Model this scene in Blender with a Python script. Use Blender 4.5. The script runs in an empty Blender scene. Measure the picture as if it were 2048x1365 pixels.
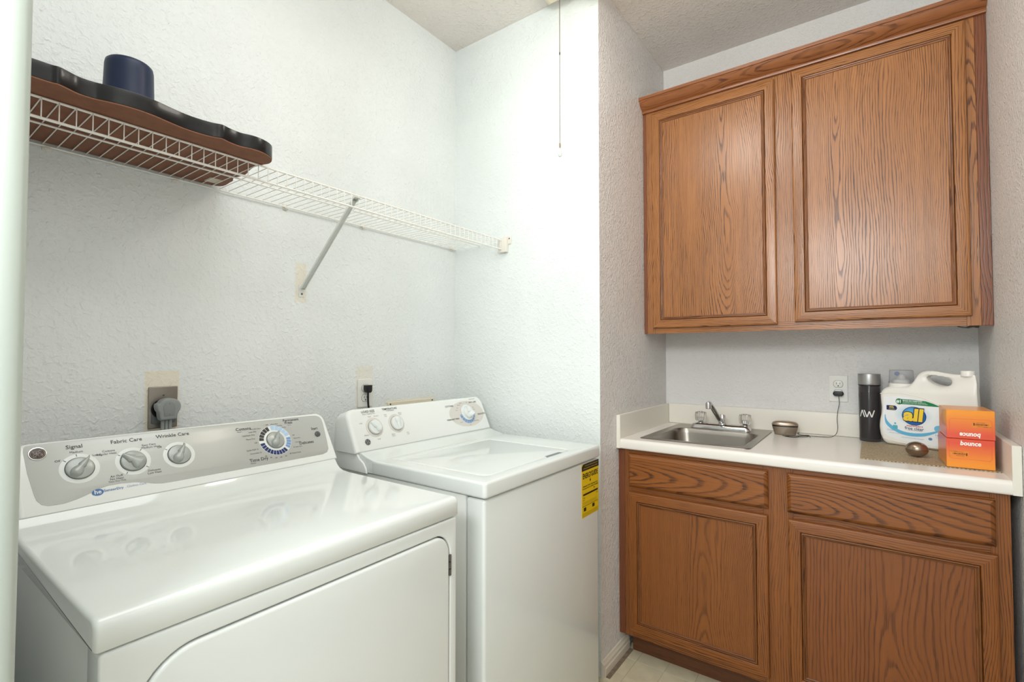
import bpy, bmesh, math, random
from mathutils import Vector, Matrix
random.seed(7)
PI = math.pi
scene = bpy.context.scene
COL = scene.collection

# ------------------------------------------------------------ camera, world, lights, exposure
cam_d = bpy.data.cameras.new('camera')
cam = bpy.data.objects.new('camera', cam_d); COL.objects.link(cam)
cam.location = (1.6551, -0.0064, 1.2682)
cam.rotation_euler = (math.radians(90 + 1.582), 0, math.radians(36.141))
cam_d.sensor_fit = 'HORIZONTAL'; cam_d.sensor_width = 36.0
cam_d.lens = 36.0 * 979.55 / 2048
cam_d.clip_start = 0.02
scene.camera = cam

world = bpy.data.worlds.new('world'); scene.world = world; world.use_nodes = True
bg = world.node_tree.nodes['Background']
bg.inputs[0].default_value = (0.945, 1.0, 1.01, 1); bg.inputs[1].default_value = 1.4

def area(name, loc, target, sx, sy, power, color):
    l = bpy.data.lights.new(name, 'AREA'); l.shape = 'RECTANGLE'; l.size = sx; l.size_y = sy
    l.energy = power; l.color = color
    o = bpy.data.objects.new(name, l); COL.objects.link(o); o.location = loc
    o.rotation_euler = (Vector(target) - Vector(loc)).to_track_quat('-Z', 'Y').to_euler()
    return o
area('hall_light', (1.47, -0.75, 2.10), (1.30, 2.5, 2.6), 0.48, 0.48, 19.0, (0.98, 1.0, 0.99))
pl_ = bpy.data.lights.new('room_light', 'POINT'); pl_.energy = 5.4; pl_.color = (1.0, 0.95, 0.87); pl_.shadow_soft_size = 0.11
plo = bpy.data.objects.new('room_light', pl_); COL.objects.link(plo); plo.location = (1.09, 1.30, 2.50)
area('ceiling_bounce', (1.05, 0.50, 2.74), (1.0, 0.75, 0), 0.9, 0.8, 6.2, (0.955, 1.0, 1.0))
scene.view_settings.view_transform = 'Standard'
scene.view_settings.look = 'None'
scene.view_settings.exposure = 0.47
scene.view_settings.gamma = 1.0
scene.view_settings.use_curve_mapping = False

# ------------------------------------------------------------ materials
def lin(c):
    def f(v):
        v /= 255.0
        return v / 12.92 if v <= 0.04045 else ((v + 0.055) / 1.055) ** 2.4
    return (f(c[0]), f(c[1]), f(c[2]), 1.0)

def node(nt, t, **kw):
    n = nt.nodes.new(t)
    for k, v in kw.items():
        setattr(n, k, v)
    return n

def M(name, rgb, rough=0.5, metal=0.0, spec=0.5, bump=0.0, bscale=200, coat=0.0, trans=0.0, ior=1.45, var=0.0, vscale=6):
    m = bpy.data.materials.new(name); m.use_nodes = True
    nt = m.node_tree; b = nt.nodes['Principled BSDF']
    b.inputs['Base Color'].default_value = lin(rgb)
    b.inputs['Roughness'].default_value = rough
    b.inputs['Metallic'].default_value = metal
    b.inputs['Specular IOR Level'].default_value = spec
    b.inputs['Coat Weight'].default_value = coat
    b.inputs['Transmission Weight'].default_value = trans
    b.inputs['IOR'].default_value = ior
    tc = node(nt, 'ShaderNodeTexCoord')
    no = node(nt, 'ShaderNodeTexNoise'); no.inputs['Scale'].default_value = vscale; no.inputs['Detail'].default_value = 4
    nt.links.new(tc.outputs['Object'], no.inputs['Vector'])
    mx = node(nt, 'ShaderNodeMix', data_type='RGBA'); mx.blend_type = 'MULTIPLY'; mx.inputs[0].default_value = 1.0
    mx.inputs[6].default_value = lin(rgb)
    mr = node(nt, 'ShaderNodeMapRange'); mr.inputs['To Min'].default_value = 1 - var; mr.inputs['To Max'].default_value = 1 + var
    mr.inputs['From Min'].default_value = 0.3; mr.inputs['From Max'].default_value = 0.7
    nt.links.new(no.outputs['Fac'], mr.inputs['Value']); nt.links.new(mr.outputs[0], mx.inputs[7])
    nt.links.new(mx.outputs[2], b.inputs['Base Color'])
    if bump > 0:
        n2 = node(nt, 'ShaderNodeTexNoise'); n2.inputs['Scale'].default_value = bscale; n2.inputs['Detail'].default_value = 3
        nt.links.new(tc.outputs['Object'], n2.inputs['Vector'])
        bp = node(nt, 'ShaderNodeBump'); bp.inputs['Strength'].default_value = bump; bp.inputs['Distance'].default_value = 0.002
        nt.links.new(n2.outputs['Fac'], bp.inputs['Height']); nt.links.new(bp.outputs[0], b.inputs['Normal'])
    return m

def math_n(nt, op, a, b=None, c=None):
    n = node(nt, 'ShaderNodeMath', operation=op)
    for i, v in enumerate((a, b, c)):
        if v is None: continue
        if isinstance(v, (int, float)): n.inputs[i].default_value = v
        else: nt.links.new(v, n.inputs[i])
    return n.outputs[0]

def wall_mat(name, rgb, patches=(), axes='YZ', strength=0.5, patch_rgb=(232, 222, 200), ps=70):
    """orange-peel painted plaster; patches = unpainted rectangles (a0,b0,a1,b1) in wall coordinates"""
    m = bpy.data.materials.new(name); m.use_nodes = True
    nt = m.node_tree; b = nt.nodes['Principled BSDF']; L = nt.links.new
    b.inputs['Roughness'].default_value = 0.42; b.inputs['Specular IOR Level'].default_value = 0.35
    ge = node(nt, 'ShaderNodeNewGeometry')
    n1 = node(nt, 'ShaderNodeTexNoise'); n1.inputs['Scale'].default_value = ps; n1.inputs['Detail'].default_value = 3.0
    n1.inputs['Roughness'].default_value = 0.5; n1.inputs['Distortion'].default_value = 0.6
    n2 = node(nt, 'ShaderNodeTexNoise'); n2.inputs['Scale'].default_value = ps * 2.3; n2.inputs['Detail'].default_value = 2.0
    L(ge.outputs['Position'], n1.inputs['Vector']); L(ge.outputs['Position'], n2.inputs['Vector'])
    h1 = node(nt, 'ShaderNodeMapRange', interpolation_type='SMOOTHSTEP')
    h1.inputs['From Min'].default_value = 0.40; h1.inputs['From Max'].default_value = 1.0
    L(n1.outputs['Fac'], h1.inputs['Value'])
    hh = math_n(nt, 'MULTIPLY_ADD', n2.outputs['Fac'], 0.35, h1.outputs[0])
    bp = node(nt, 'ShaderNodeBump'); bp.inputs['Strength'].default_value = strength; bp.inputs['Distance'].default_value = 0.0050
    L(hh, bp.inputs['Height']); L(bp.outputs[0], b.inputs['Normal'])
    # smudges
    n3 = node(nt, 'ShaderNodeTexNoise'); n3.inputs['Scale'].default_value = 3.2; n3.inputs['Detail'].default_value = 5
    L(ge.outputs['Position'], n3.inputs['Vector'])
    mr = node(nt, 'ShaderNodeMapRange'); mr.inputs['From Min'].default_value = 0.35; mr.inputs['From Max'].default_value = 0.75
    mr.inputs['To Min'].default_value = 1.0; mr.inputs['To Max'].default_value = 0.93
    L(n3.outputs['Fac'], mr.inputs['Value'])
    mx = node(nt, 'ShaderNodeMix', data_type='RGBA'); mx.blend_type = 'MULTIPLY'; mx.inputs[0].default_value = 1
    mx.inputs[6].default_value = lin(rgb); L(mr.outputs[0], mx.inputs[7])
    col = mx.outputs[2]
    if patches:
        sx = node(nt, 'ShaderNodeSeparateXYZ'); L(ge.outputs['Position'], sx.inputs[0])
        n4 = node(nt, 'ShaderNodeTexNoise'); n4.inputs['Scale'].default_value = 60
        L(ge.outputs['Position'], n4.inputs['Vector'])
        jit = math_n(nt, 'MULTIPLY', math_n(nt, 'SUBTRACT', n4.outputs['Fac'], 0.5), 0.006)
        A = math_n(nt, 'ADD', sx.outputs['XYZ'.index(axes[0])], jit); B = math_n(nt, 'ADD', sx.outputs['XYZ'.index(axes[1])], jit)
        acc = None
        for (a0, b0, a1, b1, k) in patches:
            da = math_n(nt, 'SUBTRACT', (a1 - a0) / 2, math_n(nt, 'ABSOLUTE', math_n(nt, 'SUBTRACT', A, (a0 + a1) / 2)))
            db = math_n(nt, 'SUBTRACT', (b1 - b0) / 2, math_n(nt, 'ABSOLUTE', math_n(nt, 'SUBTRACT', B, (b0 + b1) / 2)))
            d = math_n(nt, 'MINIMUM', da, db)
            r = node(nt, 'ShaderNodeMapRange'); r.inputs['From Min'].default_value = -0.001; r.inputs['From Max'].default_value = 0.004
            r.inputs['To Max'].default_value = k
            L(d, r.inputs['Value'])
            acc = r.outputs[0] if acc is None else math_n(nt, 'MAXIMUM', acc, r.outputs[0])
        m2 = node(nt, 'ShaderNodeMix', data_type='RGBA'); L(acc, m2.inputs[0]); L(col, m2.inputs[6]); m2.inputs[7].default_value = lin(patch_rgb)
        col = m2.outputs[2]
    L(col, b.inputs['Base Color'])
    return m

def oak(name, grain, seed, light=(186, 124, 74), dark=(104, 58, 28), freq=120.0, cx=0.0, tilt=0.045, cath=1.0, rough=0.29, loc=(0, 0, 0)):
    """flat-sawn oak: rings cut by a board, dark early-wood lines, pores along the grain"""
    m = bpy.data.materials.new(name); m.use_nodes = True
    nt = m.node_tree; b = nt.nodes['Principled BSDF']; L = nt.links.new
    tc = node(nt, 'ShaderNodeTexCoord')
    sp = node(nt, 'ShaderNodeSeparateXYZ'); L(tc.outputs['Object'], sp.inputs[0])
    if grain == 'Z': a, g = sp.outputs[0], sp.outputs[2]
    else: a, g = sp.outputs[2], sp.outputs[0]
    a = math_n(nt, 'ADD', a, sp.outputs[1])
    a = math_n(nt, 'SUBTRACT', a, cx)
    def vec(sa, sg, off):
        c = node(nt, 'ShaderNodeCombineXYZ')
        L(math_n(nt, 'MULTIPLY_ADD', a, sa, off), c.inputs[0]); L(math_n(nt, 'MULTIPLY_ADD', g, sg, off * 0.7), c.inputs[1])
        c.inputs[2].default_value = seed * 3.17
        return c.outputs[0]
    def noise(v, det=2.0, dist=0.0):
        n = node(nt, 'ShaderNodeTexNoise'); n.inputs['Scale'].default_value = 1.0; n.inputs['Detail'].default_value = det
        n.inputs['Distortion'].default_value = dist
        L(v, n.inputs['Vector']); return n.outputs['Fac']
    w1 = math_n(nt, 'SUBTRACT', noise(vec(4.5, 1.5, seed), 1.5), 0.5)
    w2 = math_n(nt, 'SUBTRACT', noise(vec(26, 5.0, seed + 5), 2.0), 0.5)
    w3 = math_n(nt, 'SUBTRACT', noise(vec(190, 10, seed + 9), 2.0), 0.5)
    aw = math_n(nt, 'ADD', a, math_n(nt, 'MULTIPLY_ADD', w1, 0.10, math_n(nt, 'MULTIPLY', w2, 0.016)))
    dep = math_n(nt, 'ADD', math_n(nt, 'MULTIPLY_ADD', g, tilt, 0.05 * cath), math_n(nt, 'MULTIPLY', w1, 0.13))
    r = math_n(nt, 'SQRT', math_n(nt, 'ADD', math_n(nt, 'MULTIPLY', aw, aw), math_n(nt, 'MULTIPLY', dep, dep)))
    r = math_n(nt, 'ADD', r, math_n(nt, 'MULTIPLY', w3, 0.0035))
    fr = math_n(nt, 'FRACT', math_n(nt, 'MULTIPLY', r, freq))
    # sawtooth ring: sharp dark edge, soft fade
    cr = node(nt, 'ShaderNodeValToRGB'); L(fr, cr.inputs[0])
    e = cr.color_ramp.elements
    e[0].position = 0.0; e[0].color = (0.15, 0.15, 0.15, 1); e[1].position = 1.0; e[1].color = (0.25, 0.25, 0.25, 1)
    for p, v in ((0.07, 1.0), (0.22, 0.85), (0.36, 0.10), (0.85, 0.0), (0.97, 0.1)):
        x = cr.color_ramp.elements.new(p); x.color = (v, v, v, 1)
    pores = noise(vec(620, 14, seed + 2), 2.0)
    pr = node(nt, 'ShaderNodeMapRange'); pr.inputs['From Min'].default_value = 0.42; pr.inputs['From Max'].default_value = 0.68
    L(pores, pr.inputs['Value'])
    streak = noise(vec(60, 1.6, seed + 3), 3.0)
    sr = node(nt, 'ShaderNodeMapRange'); sr.inputs['From Min'].default_value = 0.3; sr.inputs['From Max'].default_value = 0.7
    L(streak, sr.inputs['Value'])
    lv = node(nt, 'ShaderNodeMapRange'); lv.inputs['From Min'].default_value = 0.35; lv.inputs['From Max'].default_value = 0.65; lv.inputs['To Min'].default_value = 0.45; lv.inputs['To Max'].default_value = 1.15
    L(noise(vec(9, 1.2, seed + 13), 2.0), lv.inputs['Value'])
    ringv = math_n(nt, 'MULTIPLY', cr.outputs[0], math_n(nt, 'MULTIPLY', lv.outputs[0], math_n(nt, 'MULTIPLY_ADD', pr.outputs[0], 0.6, 0.6)))
    f = math_n(nt, 'ADD', math_n(nt, 'MULTIPLY', ringv, 0.92), math_n(nt, 'MULTIPLY', pr.outputs[0], 0.16))
    f = math_n(nt, 'ADD', f, math_n(nt, 'MULTIPLY', sr.outputs[0], 0.22))
    mx = node(nt, 'ShaderNodeMix', data_type='RGBA'); mx.clamp_factor = True
    L(f, mx.inputs[0]); mx.inputs[6].default_value = lin(light); mx.inputs[7].default_value = lin(dark)
    L(mx.outputs[2], b.inputs['Base Color'])
    b.inputs['Roughness'].default_value = rough; b.inputs['Specular IOR Level'].default_value = 0.5
    bp = node(nt, 'ShaderNodeBump'); bp.inputs['Strength'].default_value = 0.25; bp.inputs['Distance'].default_value = 0.0006; bp.invert = True
    L(ringv, bp.inputs['Height']); L(bp.outputs[0], b.inputs['Normal'])
    return m

# ------------------------------------------------------------ mesh helpers
class MB:
    def __init__(s): s.v = []; s.f = []
    def add(s, v, f):
        k = len(s.v); s.v += [tuple(p) for p in v]; s.f += [tuple(i + k for i in q) for q in f]; return s
    def box(s, x0, y0, z0, x1, y1, z1, bev=0.0, seg=2):
        if bev <= 0:
            v = [(x, y, z) for x in (x0, x1) for y in (y0, y1) for z in (z0, z1)]
            return s.add(v, [(0, 1, 3, 2), (4, 6, 7, 5), (0, 4, 5, 1), (2, 3, 7, 6), (0, 2, 6, 4), (1, 5, 7, 3)])
        bm = bmesh.new(); bmesh.ops.create_cube(bm, size=1)
        for q in bm.verts:
            q.co = Vector(((x0 + x1) / 2 + q.co.x * (x1 - x0), (y0 + y1) / 2 + q.co.y * (y1 - y0), (z0 + z1) / 2 + q.co.z * (z1 - z0)))
        bmesh.ops.bevel(bm, geom=list(bm.edges), offset=bev, segments=seg, profile=0.5, affect='EDGES')
        return s.bm(bm)
    def bm(s, bm, T=None):
        bm.verts.ensure_lookup_table(); bm.verts.index_update()
        v = [(T @ q.co if T else q.co.copy()) for q in bm.verts]; f = [tuple(q.index for q in p.verts) for p in bm.faces]
        bm.free(); return s.add(v, f)
    def me(s, me, T=None):
        v = [(T(q.co) if T else q.co.copy()) for q in me.vertices]; f = [tuple(p.vertices) for p in me.polygons]
        return s.add(v, f)
    def lathe(s, prof, o=(0, 0, 0), ax=(0, 0, 1), n=32, cap=True, xd=None):
        ax = Vector(ax).normalized(); x = Vector(xd) if xd else ax.orthogonal().normalized(); y = ax.cross(x); o = Vector(o)
        v = []; f = []
        for (r, h) in prof:
            for i in range(n):
                a = 2 * PI * i / n
                v.append(o + ax * h + (x * math.cos(a) + y * math.sin(a)) * r)
        for j in range(len(prof) - 1):
            for i in range(n):
                k = (i + 1) % n
                f.append((j * n + i, j * n + k, (j + 1) * n + k, (j + 1) * n + i))
        if cap:
            f.append(tuple(reversed(range(n)))); f.append(tuple((len(prof) - 1) * n + i for i in range(n)))
        return s.add(v, f)
    def tube(s, path, r, n=8, smooth=0, rr=None):
        P = [Vector(p) for p in path]
        if smooth:
            Q = []
            for i in range(len(P) - 1):
                p0 = P[max(i - 1, 0)]; p1 = P[i]; p2 = P[i + 1]; p3 = P[min(i + 2, len(P) - 1)]
                for k in range(smooth):
                    t = k / smooth
                    Q.append(0.5 * ((2 * p1) + (p2 - p0) * t + (2 * p0 - 5 * p1 + 4 * p2 - p3) * t * t + (3 * p1 - p0 - 3 * p2 + p3) * t ** 3))
            Q.append(P[-1]); P = Q
        v = []; f = []; up = None
        for i, p in enumerate(P):
            d = (P[min(i + 1, len(P) - 1)] - P[max(i - 1, 0)]).normalized()
            if up is None: up = d.orthogonal().normalized()
            up = (up - d * up.dot(d)).normalized(); sd = d.cross(up)
            R = rr[min(int(i * len(rr) / len(P)), len(rr) - 1)] if rr else r
            for k in range(n):
                a = 2 * PI * k / n; v.append(p + (up * math.cos(a) + sd * math.sin(a)) * R)
        for i in range(len(P) - 1):
            for k in range(n):
                q = (k + 1) % n; f.append((i * n + k, i * n + q, (i + 1) * n + q, (i + 1) * n + k))
        f.append(tuple(reversed(range(n)))); f.append(tuple((len(P) - 1) * n + k for k in range(n)))
        return s.add(v, f)
    def prism(s, poly, axis, a0, a1):
        """poly = 2D points in the plane across axis; extruded a0..a1"""
        def P(u, w, a):
            return {'X': (a, u, w), 'Y': (u, a, w), 'Z': (u, w, a)}[axis]
        n = len(poly)
        v = [P(u, w, a0) for u, w in poly] + [P(u, w, a1) for u, w in poly]
        f = [tuple(range(n)), tuple(reversed(range(n, 2 * n)))] + [(i, (i + 1) % n, (i + 1) % n + n, i + n) for i in range(n)]
        return s.add(v, f)

def T_id(p): return p
_tmp = 0
def curve2d(polys, depth, bevel=0.0, res=3, T=T_id):
    """filled 2D shape (holes allowed), thickness depth centred on 0, rounded edges"""
    c = bpy.data.curves.new('tmp', 'CURVE'); c.dimensions = '2D'; c.fill_mode = 'BOTH'
    for poly in polys:
        sp = c.splines.new('POLY'); sp.points.add(len(poly) - 1)
        for i, q in enumerate(poly): sp.points[i].co = (q[0], q[1], 0, 1)
        sp.use_cyclic_u = True
    c.bevel_depth = bevel; c.bevel_resolution = res; c.extrude = max(depth / 2 - bevel, 0); c.offset = -bevel
    o = bpy.data.objects.new('tmp', c); me = bpy.data.meshes.new_from_object(o)
    m = MB(); m.me(me, T)
    bpy.data.objects.remove(o); bpy.data.curves.remove(c); bpy.data.meshes.remove(me)
    return m

def text(mb, body, cx, cy, size, T=T_id, z=0.0, width=None, bold=0.0, rot=0.0, shear=0.0, align='CENTER', ext=0.0):
    c = bpy.data.curves.new('tmp', 'FONT'); c.body = body; c.size = 1.0; c.align_x = align; c.align_y = 'CENTER'
    c.resolution_u = 2; c.offset = bold; c.shear = shear; c.extrude = 0
    o = bpy.data.objects.new('tmp', c); me = bpy.data.meshes.new_from_object(o)
    xs = [v.co.x for v in me.vertices] or [0, 1]
    sx = size
    if width: sx = width / max(max(xs) - min(xs), 1e-6)
    ca, sa = math.cos(rot), math.sin(rot)
    def F(p):
        x = p.x * sx; y = p.y * size
        return T(Vector((cx + x * ca - y * sa, cy + x * sa + y * ca, z)))
    mb.me(me, F)
    bpy.data.objects.remove(o); bpy.data.curves.remove(c); bpy.data.meshes.remove(me)
    return mb

def rrect(x0, y0, x1, y1, r, n=6):
    if not isinstance(r, (list, tuple)): r = (r, r, r, r)       # bl, br, tr, tl
    out = []
    for (cx, cy, a0, rr) in ((x0 + r[0], y0 + r[0], PI, r[0]), (x1 - r[1], y0 + r[1], 1.5 * PI, r[1]), (x1 - r[2], y1 - r[2], 0, r[2]), (x0 + r[3], y1 - r[3], PI / 2, r[3])):
        for i in range(n + 1):
            a = a0 + (PI / 2) * i / n; out.append((cx + rr * math.cos(a), cy + rr * math.sin(a)))
    return out
def circ(cx, cy, r, n=32, ry=None, a0=0, a1=2 * PI, full=True):
    return [(cx + r * math.cos(a0 + (a1 - a0) * i / n), cy + (ry or r) * math.sin(a0 + (a1 - a0) * i / n)) for i in range(n if full else n + 1)]
def arcseg(cx, cy, r0, r1, d0, d1, n=8):
    a = [math.radians(d0 + (d1 - d0) * i / n) for i in range(n + 1)]
    return [(cx + r1 * math.cos(t), cy + r1 * math.sin(t)) for t in a] + [(cx + r0 * math.cos(t), cy + r0 * math.sin(t)) for t in reversed(a)]
def flat(mb, poly, T=T_id, z=0.0, th=0.0):
    """thin flat print polygon"""
    mm = curve2d([poly], 0.0, 0.0, 0, lambda p: T(Vector((p.x, p.y, z))))
    return mb.add(mm.v, mm.f)

ORG = {}
def build(name, mb, mat, parent=None, smooth=35, local=False, **props):
    me = bpy.data.meshes.new(name)
    v = [Vector(p) for p in mb.v]
    if parent is None and not local:
        lo = [min(p[i] for p in v) for i in range(3)]; hi = [max(p[i] for p in v) for i in range(3)]
        org = Vector(((lo[0] + hi[0]) / 2, (lo[1] + hi[1]) / 2, lo[2]))
        if props.get('kind') == 'structure': org = Vector((0, 0, 0))
    elif parent is not None and not local: org = ORG[parent.name]
    else: org = Vector((0, 0, 0))
    me.from_pydata([p - org for p in v], [], mb.f)
    bm = bmesh.new(); bm.from_mesh(me); bmesh.ops.remove_doubles(bm, verts=bm.verts, dist=1e-6)
    bmesh.ops.recalc_face_normals(bm, faces=bm.faces); bm.to_mesh(me); bm.free()
    me.update()
    if smooth:
        me.shade_smooth(); me.set_sharp_from_angle(angle=math.radians(smooth))
    me.materials.append(mat)
    o = bpy.data.objects.new(name, me); COL.objects.link(o)
    if parent is not None: o.parent = parent
    else: o.location = org
    ORG[o.name] = org
    for k, val in props.items(): o[k] = val
    return o
def thing(name, label, cat, loc=(0, 0, 0), rz=0.0, group=None):
    o = bpy.data.objects.new(name, None); COL.objects.link(o); o.location = loc; o.rotation_euler = (0, 0, rz)
    o.empty_display_size = 0.05
    o['label'] = label; o['category'] = cat
    if group: o['group'] = group
    ORG[o.name] = Vector(loc); return o
def B(*a, **k): return MB().box(*a, **k)

# ------------------------------------------------------------ shared materials
enamel = M('white_enamel', (224, 229, 226), 0.075, spec=0.5, coat=0.3, var=0.01)
enamel_side = M('white_enamel_side', (222, 225, 221), 0.28, spec=0.45, var=0.015)
plastic_w = M('white_console_plastic', (233, 236, 233), 0.22, spec=0.5)
silver = M('silver_overlay', (184, 186, 182), 0.30, metal=0.15, spec=0.4, var=0.02, vscale=3)
knobgrey = M('grey_knob_plastic', (168, 173, 169), 0.25, metal=0.1)
dark_print = M('dark_print', (62, 62, 64), 0.5)
grey_print = M('grey_print', (120, 120, 120), 0.5)
blue_print = M('blue_print', (70, 112, 170), 0.5)
black = M('black_plastic', (14, 14, 15), 0.35)
dark_gap = M('dark_gap', (30, 28, 26), 0.8)
chrome = M('chrome', (205, 205, 205), 0.10, metal=1.0)
steel = M('brushed_steel', (158, 152, 144), 0.30, metal=1.0, bump=0.05, bscale=900)
screw_m = M('screw_metal', (110, 108, 104), 0.4, metal=1.0)
laminate = M('cream_laminate', (237, 233, 226), 0.26, spec=0.45, var=0.01)
lam_edge = M('cream_splash', (232, 228, 217), 0.35)
plate_w = M('white_outlet_plastic', (232, 232, 226), 0.3)
wire_w = M('white_vinyl_wire', (240, 238, 231), 0.35)
paint_trim = M('glossy_trim_paint', (180, 189, 181), 0.3, bump=0.15, bscale=40)
lens_m = M('milk_glass', (250, 245, 235), 0.3)

# ------------------------------------------------------------ room
XB, YB, YD, XE, ZC = 0.784, 1.782, 2.567, 1.9925, 2.79
patches = [(0.500, 1.03, 0.588, 1.222, 0.75), (1.205, 1.05, 1.290, 1.222, 0.45), (0.944, 1.455, 0.990, 1.600, 0.6), (1.345, 0.9, 1.65, 1.078, 0.35)]
w_left = wall_mat('plaster_laundry_wall', (233, 237, 236), patches, 'YZ', 0.55)
w_end = wall_mat('plaster_end_wall', (231, 237, 235), (), strength=0.5)
w_jog = wall_mat('plaster_jog_wall', (228, 225, 222), (), strength=1.0, ps=95)
w_back = wall_mat('plaster_sink_wall', (226, 225, 222), (), strength=0.5, ps=110)
w_right = wall_mat('plaster_right_wall', (226, 223, 220), (), strength=0.9, ps=95)
w_ceil = wall_mat('ceiling_plaster', (230, 224, 217), (), strength=0.7)
S = dict(kind='structure')
build('wall_left', B(-0.1, -0.3, 0, 0, YB + 0.1, ZC), w_left, **S)
build('wall_end', B(0, YB, 0, XB - 0.0005, YB + 0.1, ZC), w_end, **S)
mb = MB().box(XB - 0.1, YB + 0.1, 0, XB, YD + 0.1, ZC).add(
    [(XB, YB, 0), (XB, YB + 0.1, 0), (XB, YB + 0.1, ZC), (XB, YB, ZC), (XB - 0.0005, YB, 0), (XB - 0.0005, YB + .1, 0), (XB - 0.0005, YB + .1, ZC), (XB - 0.0005, YB, ZC)],
    [(0, 1, 2, 3), (4, 7, 6, 5), (0, 3, 7, 4), (1, 5, 6, 2), (3, 2, 6, 7), (0, 4, 5, 1)])
build('wall_jog', mb, w_jog, smooth=0, **S)
build('wall_back', B(XB, YD, 0, XE + 0.1, YD + 0.1, ZC), w_back, **S)
build('wall_right', B(XE, -0.9, 0, XE + 0.1, YD, ZC), w_right, **S)
build('wall_front', B(0, -0.03, 0, 0.90, 0.085, ZC), w_left, **S)
build('ceiling', B(-0.1, -0.3, ZC, XE + 0.1, YD + 0.1, ZC + 0.08), w_ceil, **S)
# door casing / jamb on the end of the front wall (moulded profile)
prof = [(0.900, -0.04), (0.955, -0.04), (0.955, 0.068), (0.9565, 0.072), (0.9530, 0.0745), (0.9530, 0.078), (0.958, 0.0805), (0.961, 0.086), (0.961, 0.098), (0.957, 0.103), (0.950, 0.1045), (0.905, 0.1045), (0.895, 0.100), (0.880, 0.096), (0.860, 0.093), (0.845, 0.0915), (0.840, 0.085), (0.900, 0.085)]
build('trim_1', MB().prism(prof, 'Z', 0, 2.4), paint_trim, smooth=50, **S)
# floor with vinyl tiles
fl = build('floor', B(-0.1, -1.0, -0.05, XE + 0.1, YD + 0.1, -0.0015), M('vinyl_backing', (140, 128, 104), 0.6), **S)
tile_m = M('cream_vinyl_tile', (205, 196, 168), 0.32, var=0.10, vscale=14, bump=0.1, bscale=60)
tme = None
for i in range(11):
    for j in range(24):
        x0 = 0.739 + i * 0.116; y0 = -0.59 + j * 0.1157 - 0.11
        if x0 > XE - 0.01 or (x0 < 0.735): continue
        if tme is None:
            o = build('tile', B(0, 0, -0.0015, 0.1152, 0.1149, 0.0, bev=0.0004, seg=1), tile_m, parent=fl, local=True)
            tme = o
        else:
            o = tme.copy(); COL.objects.link(o); o.parent = fl
        o.location = (x0, y0, 0)
# baseboard on the jog wall, with a dirty sealant strip at its foot
bbm = M('baseboard_paint', (216, 207, 192), 0.35)
bp_ = [(XB, 0.0), (XB + 0.014, 0.0), (XB + 0.014, 0.030), (XB + 0.011, 0.034), (XB + 0.011, 0.046), (XB + 0.006, 0.053), (XB + 0.005, 0.060), (XB, 0.062)]
bb = build('baseboard_jog', MB().prism(bp_, 'Y', YB + 0.01, 2.032), bbm, smooth=30, **S)
build('sealant_strip', MB().prism([(XB + 0.0142, 0.0002), (XB + 0.031, 0.0002), (XB + 0.026, 0.0014), (XB + 0.0142, 0.003)], 'Y', YB + 0.01, 2.03), M('dirty_sealant', (128, 112, 94), 0.8, var=0.3, vscale=50), bb)
bb2 = build('baseboard_end', MB().prism([(XB - 0.001, 0), (XB + 0.013, 0), (XB + 0.013, 0.05), (XB - 0.001, 0.062)], 'Y', YB - 0.003, YB + 0.0095), bbm, **S)

# ceiling light with pull chain
fx = thing('ceiling_light', 'cream ceiling light fixture at the end wall, above the pull chain', 'light', (1.02, 1.44, 2.79))
pm = M('cream_fixture_paint', (228, 216, 192), 0.45)
v = []
for (i, z) in ((0.0, 2.79), (0.0, 2.772), (0.012, 2.756), (0.020, 2.752), (0.034, 2.740)):
    v += [(0.565 + i, 1.13 + i, z), (1.475 - i, 1.13 + i, z), (1.475 - i, 1.748 - i, z), (0.565 + i, 1.748 - i, z)]
f = [(3, 2, 1, 0), (16, 17, 18, 19)]
for k in range(4):
    for j in range(4): f.append((k * 4 + j, k * 4 + (j + 1) % 4, k * 4 + 4 + (j + 1) % 4, k * 4 + 4 + j))
build('pan', MB().add(v, f), pm, fx, smooth=20)
build('lens', B(0.80, 1.22, 2.66, 1.32, 1.62, 2.7395, bev=0.02, seg=3), lens_m, fx)
ch = thing('pull_chain', 'long beaded metal pull chain with clear teardrop fob before the end wall', 'chain', (0.71, 1.6, 2.03))
mb = MB(); z = 2.74; k = 0
cy_, cx_ = 1.600, 0.7095
beads = MB()
while z > 2.080:
    r = 0.0019 if z > 2.43 else 0.0015
    beads.lathe([(0.0002, -r), (r * 0.75, -r * 0.66), (r, 0), (r * 0.75, r * 0.66), (0.0002, r)], (cx_, cy_, z), n=6)
    z -= 0.0042 if z > 2.43 else 0.0034
chain_m = M('chain_metal', (112, 98, 80), 0.5, metal=0.2)
build('bead_chain', beads, chain_m, ch, kind='stuff')
build('wire_core', MB().tube([(cx_, cy_, 2.74), (cx_, cy_, 2.078)], 0.0008, 5), chain_m, ch)
build('connector', MB().lathe([(0.0012, -0.006), (0.0024, -0.004), (0.0024, 0.004), (0.0012, 0.006)], (cx_, cy_, 2.428), n=10), M('dark_connector', (70, 64, 58), 0.4, metal=0.8), ch)
build('fob_collar', MB().lathe([(0.0030, 0), (0.0034, 0.001), (0.0034, 0.017), (0.0028, 0.018)], (cx_, cy_, 2.060), n=14), M('brass_collar', (150, 130, 110), 0.3, metal=0.9), ch)
build('fob', MB().lathe([(0.0005, 0), (0.0045, 0.0015), (0.0072, 0.006), (0.0080, 0.011), (0.0070, 0.018), (0.0048, 0.026), (0.0034, 0.033), (0.0030, 0.037)], (cx_, cy_, 2.025), n=20), M('clear_fob', (240, 242, 238), 0.05, trans=0.75, ior=1.4), ch)

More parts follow.
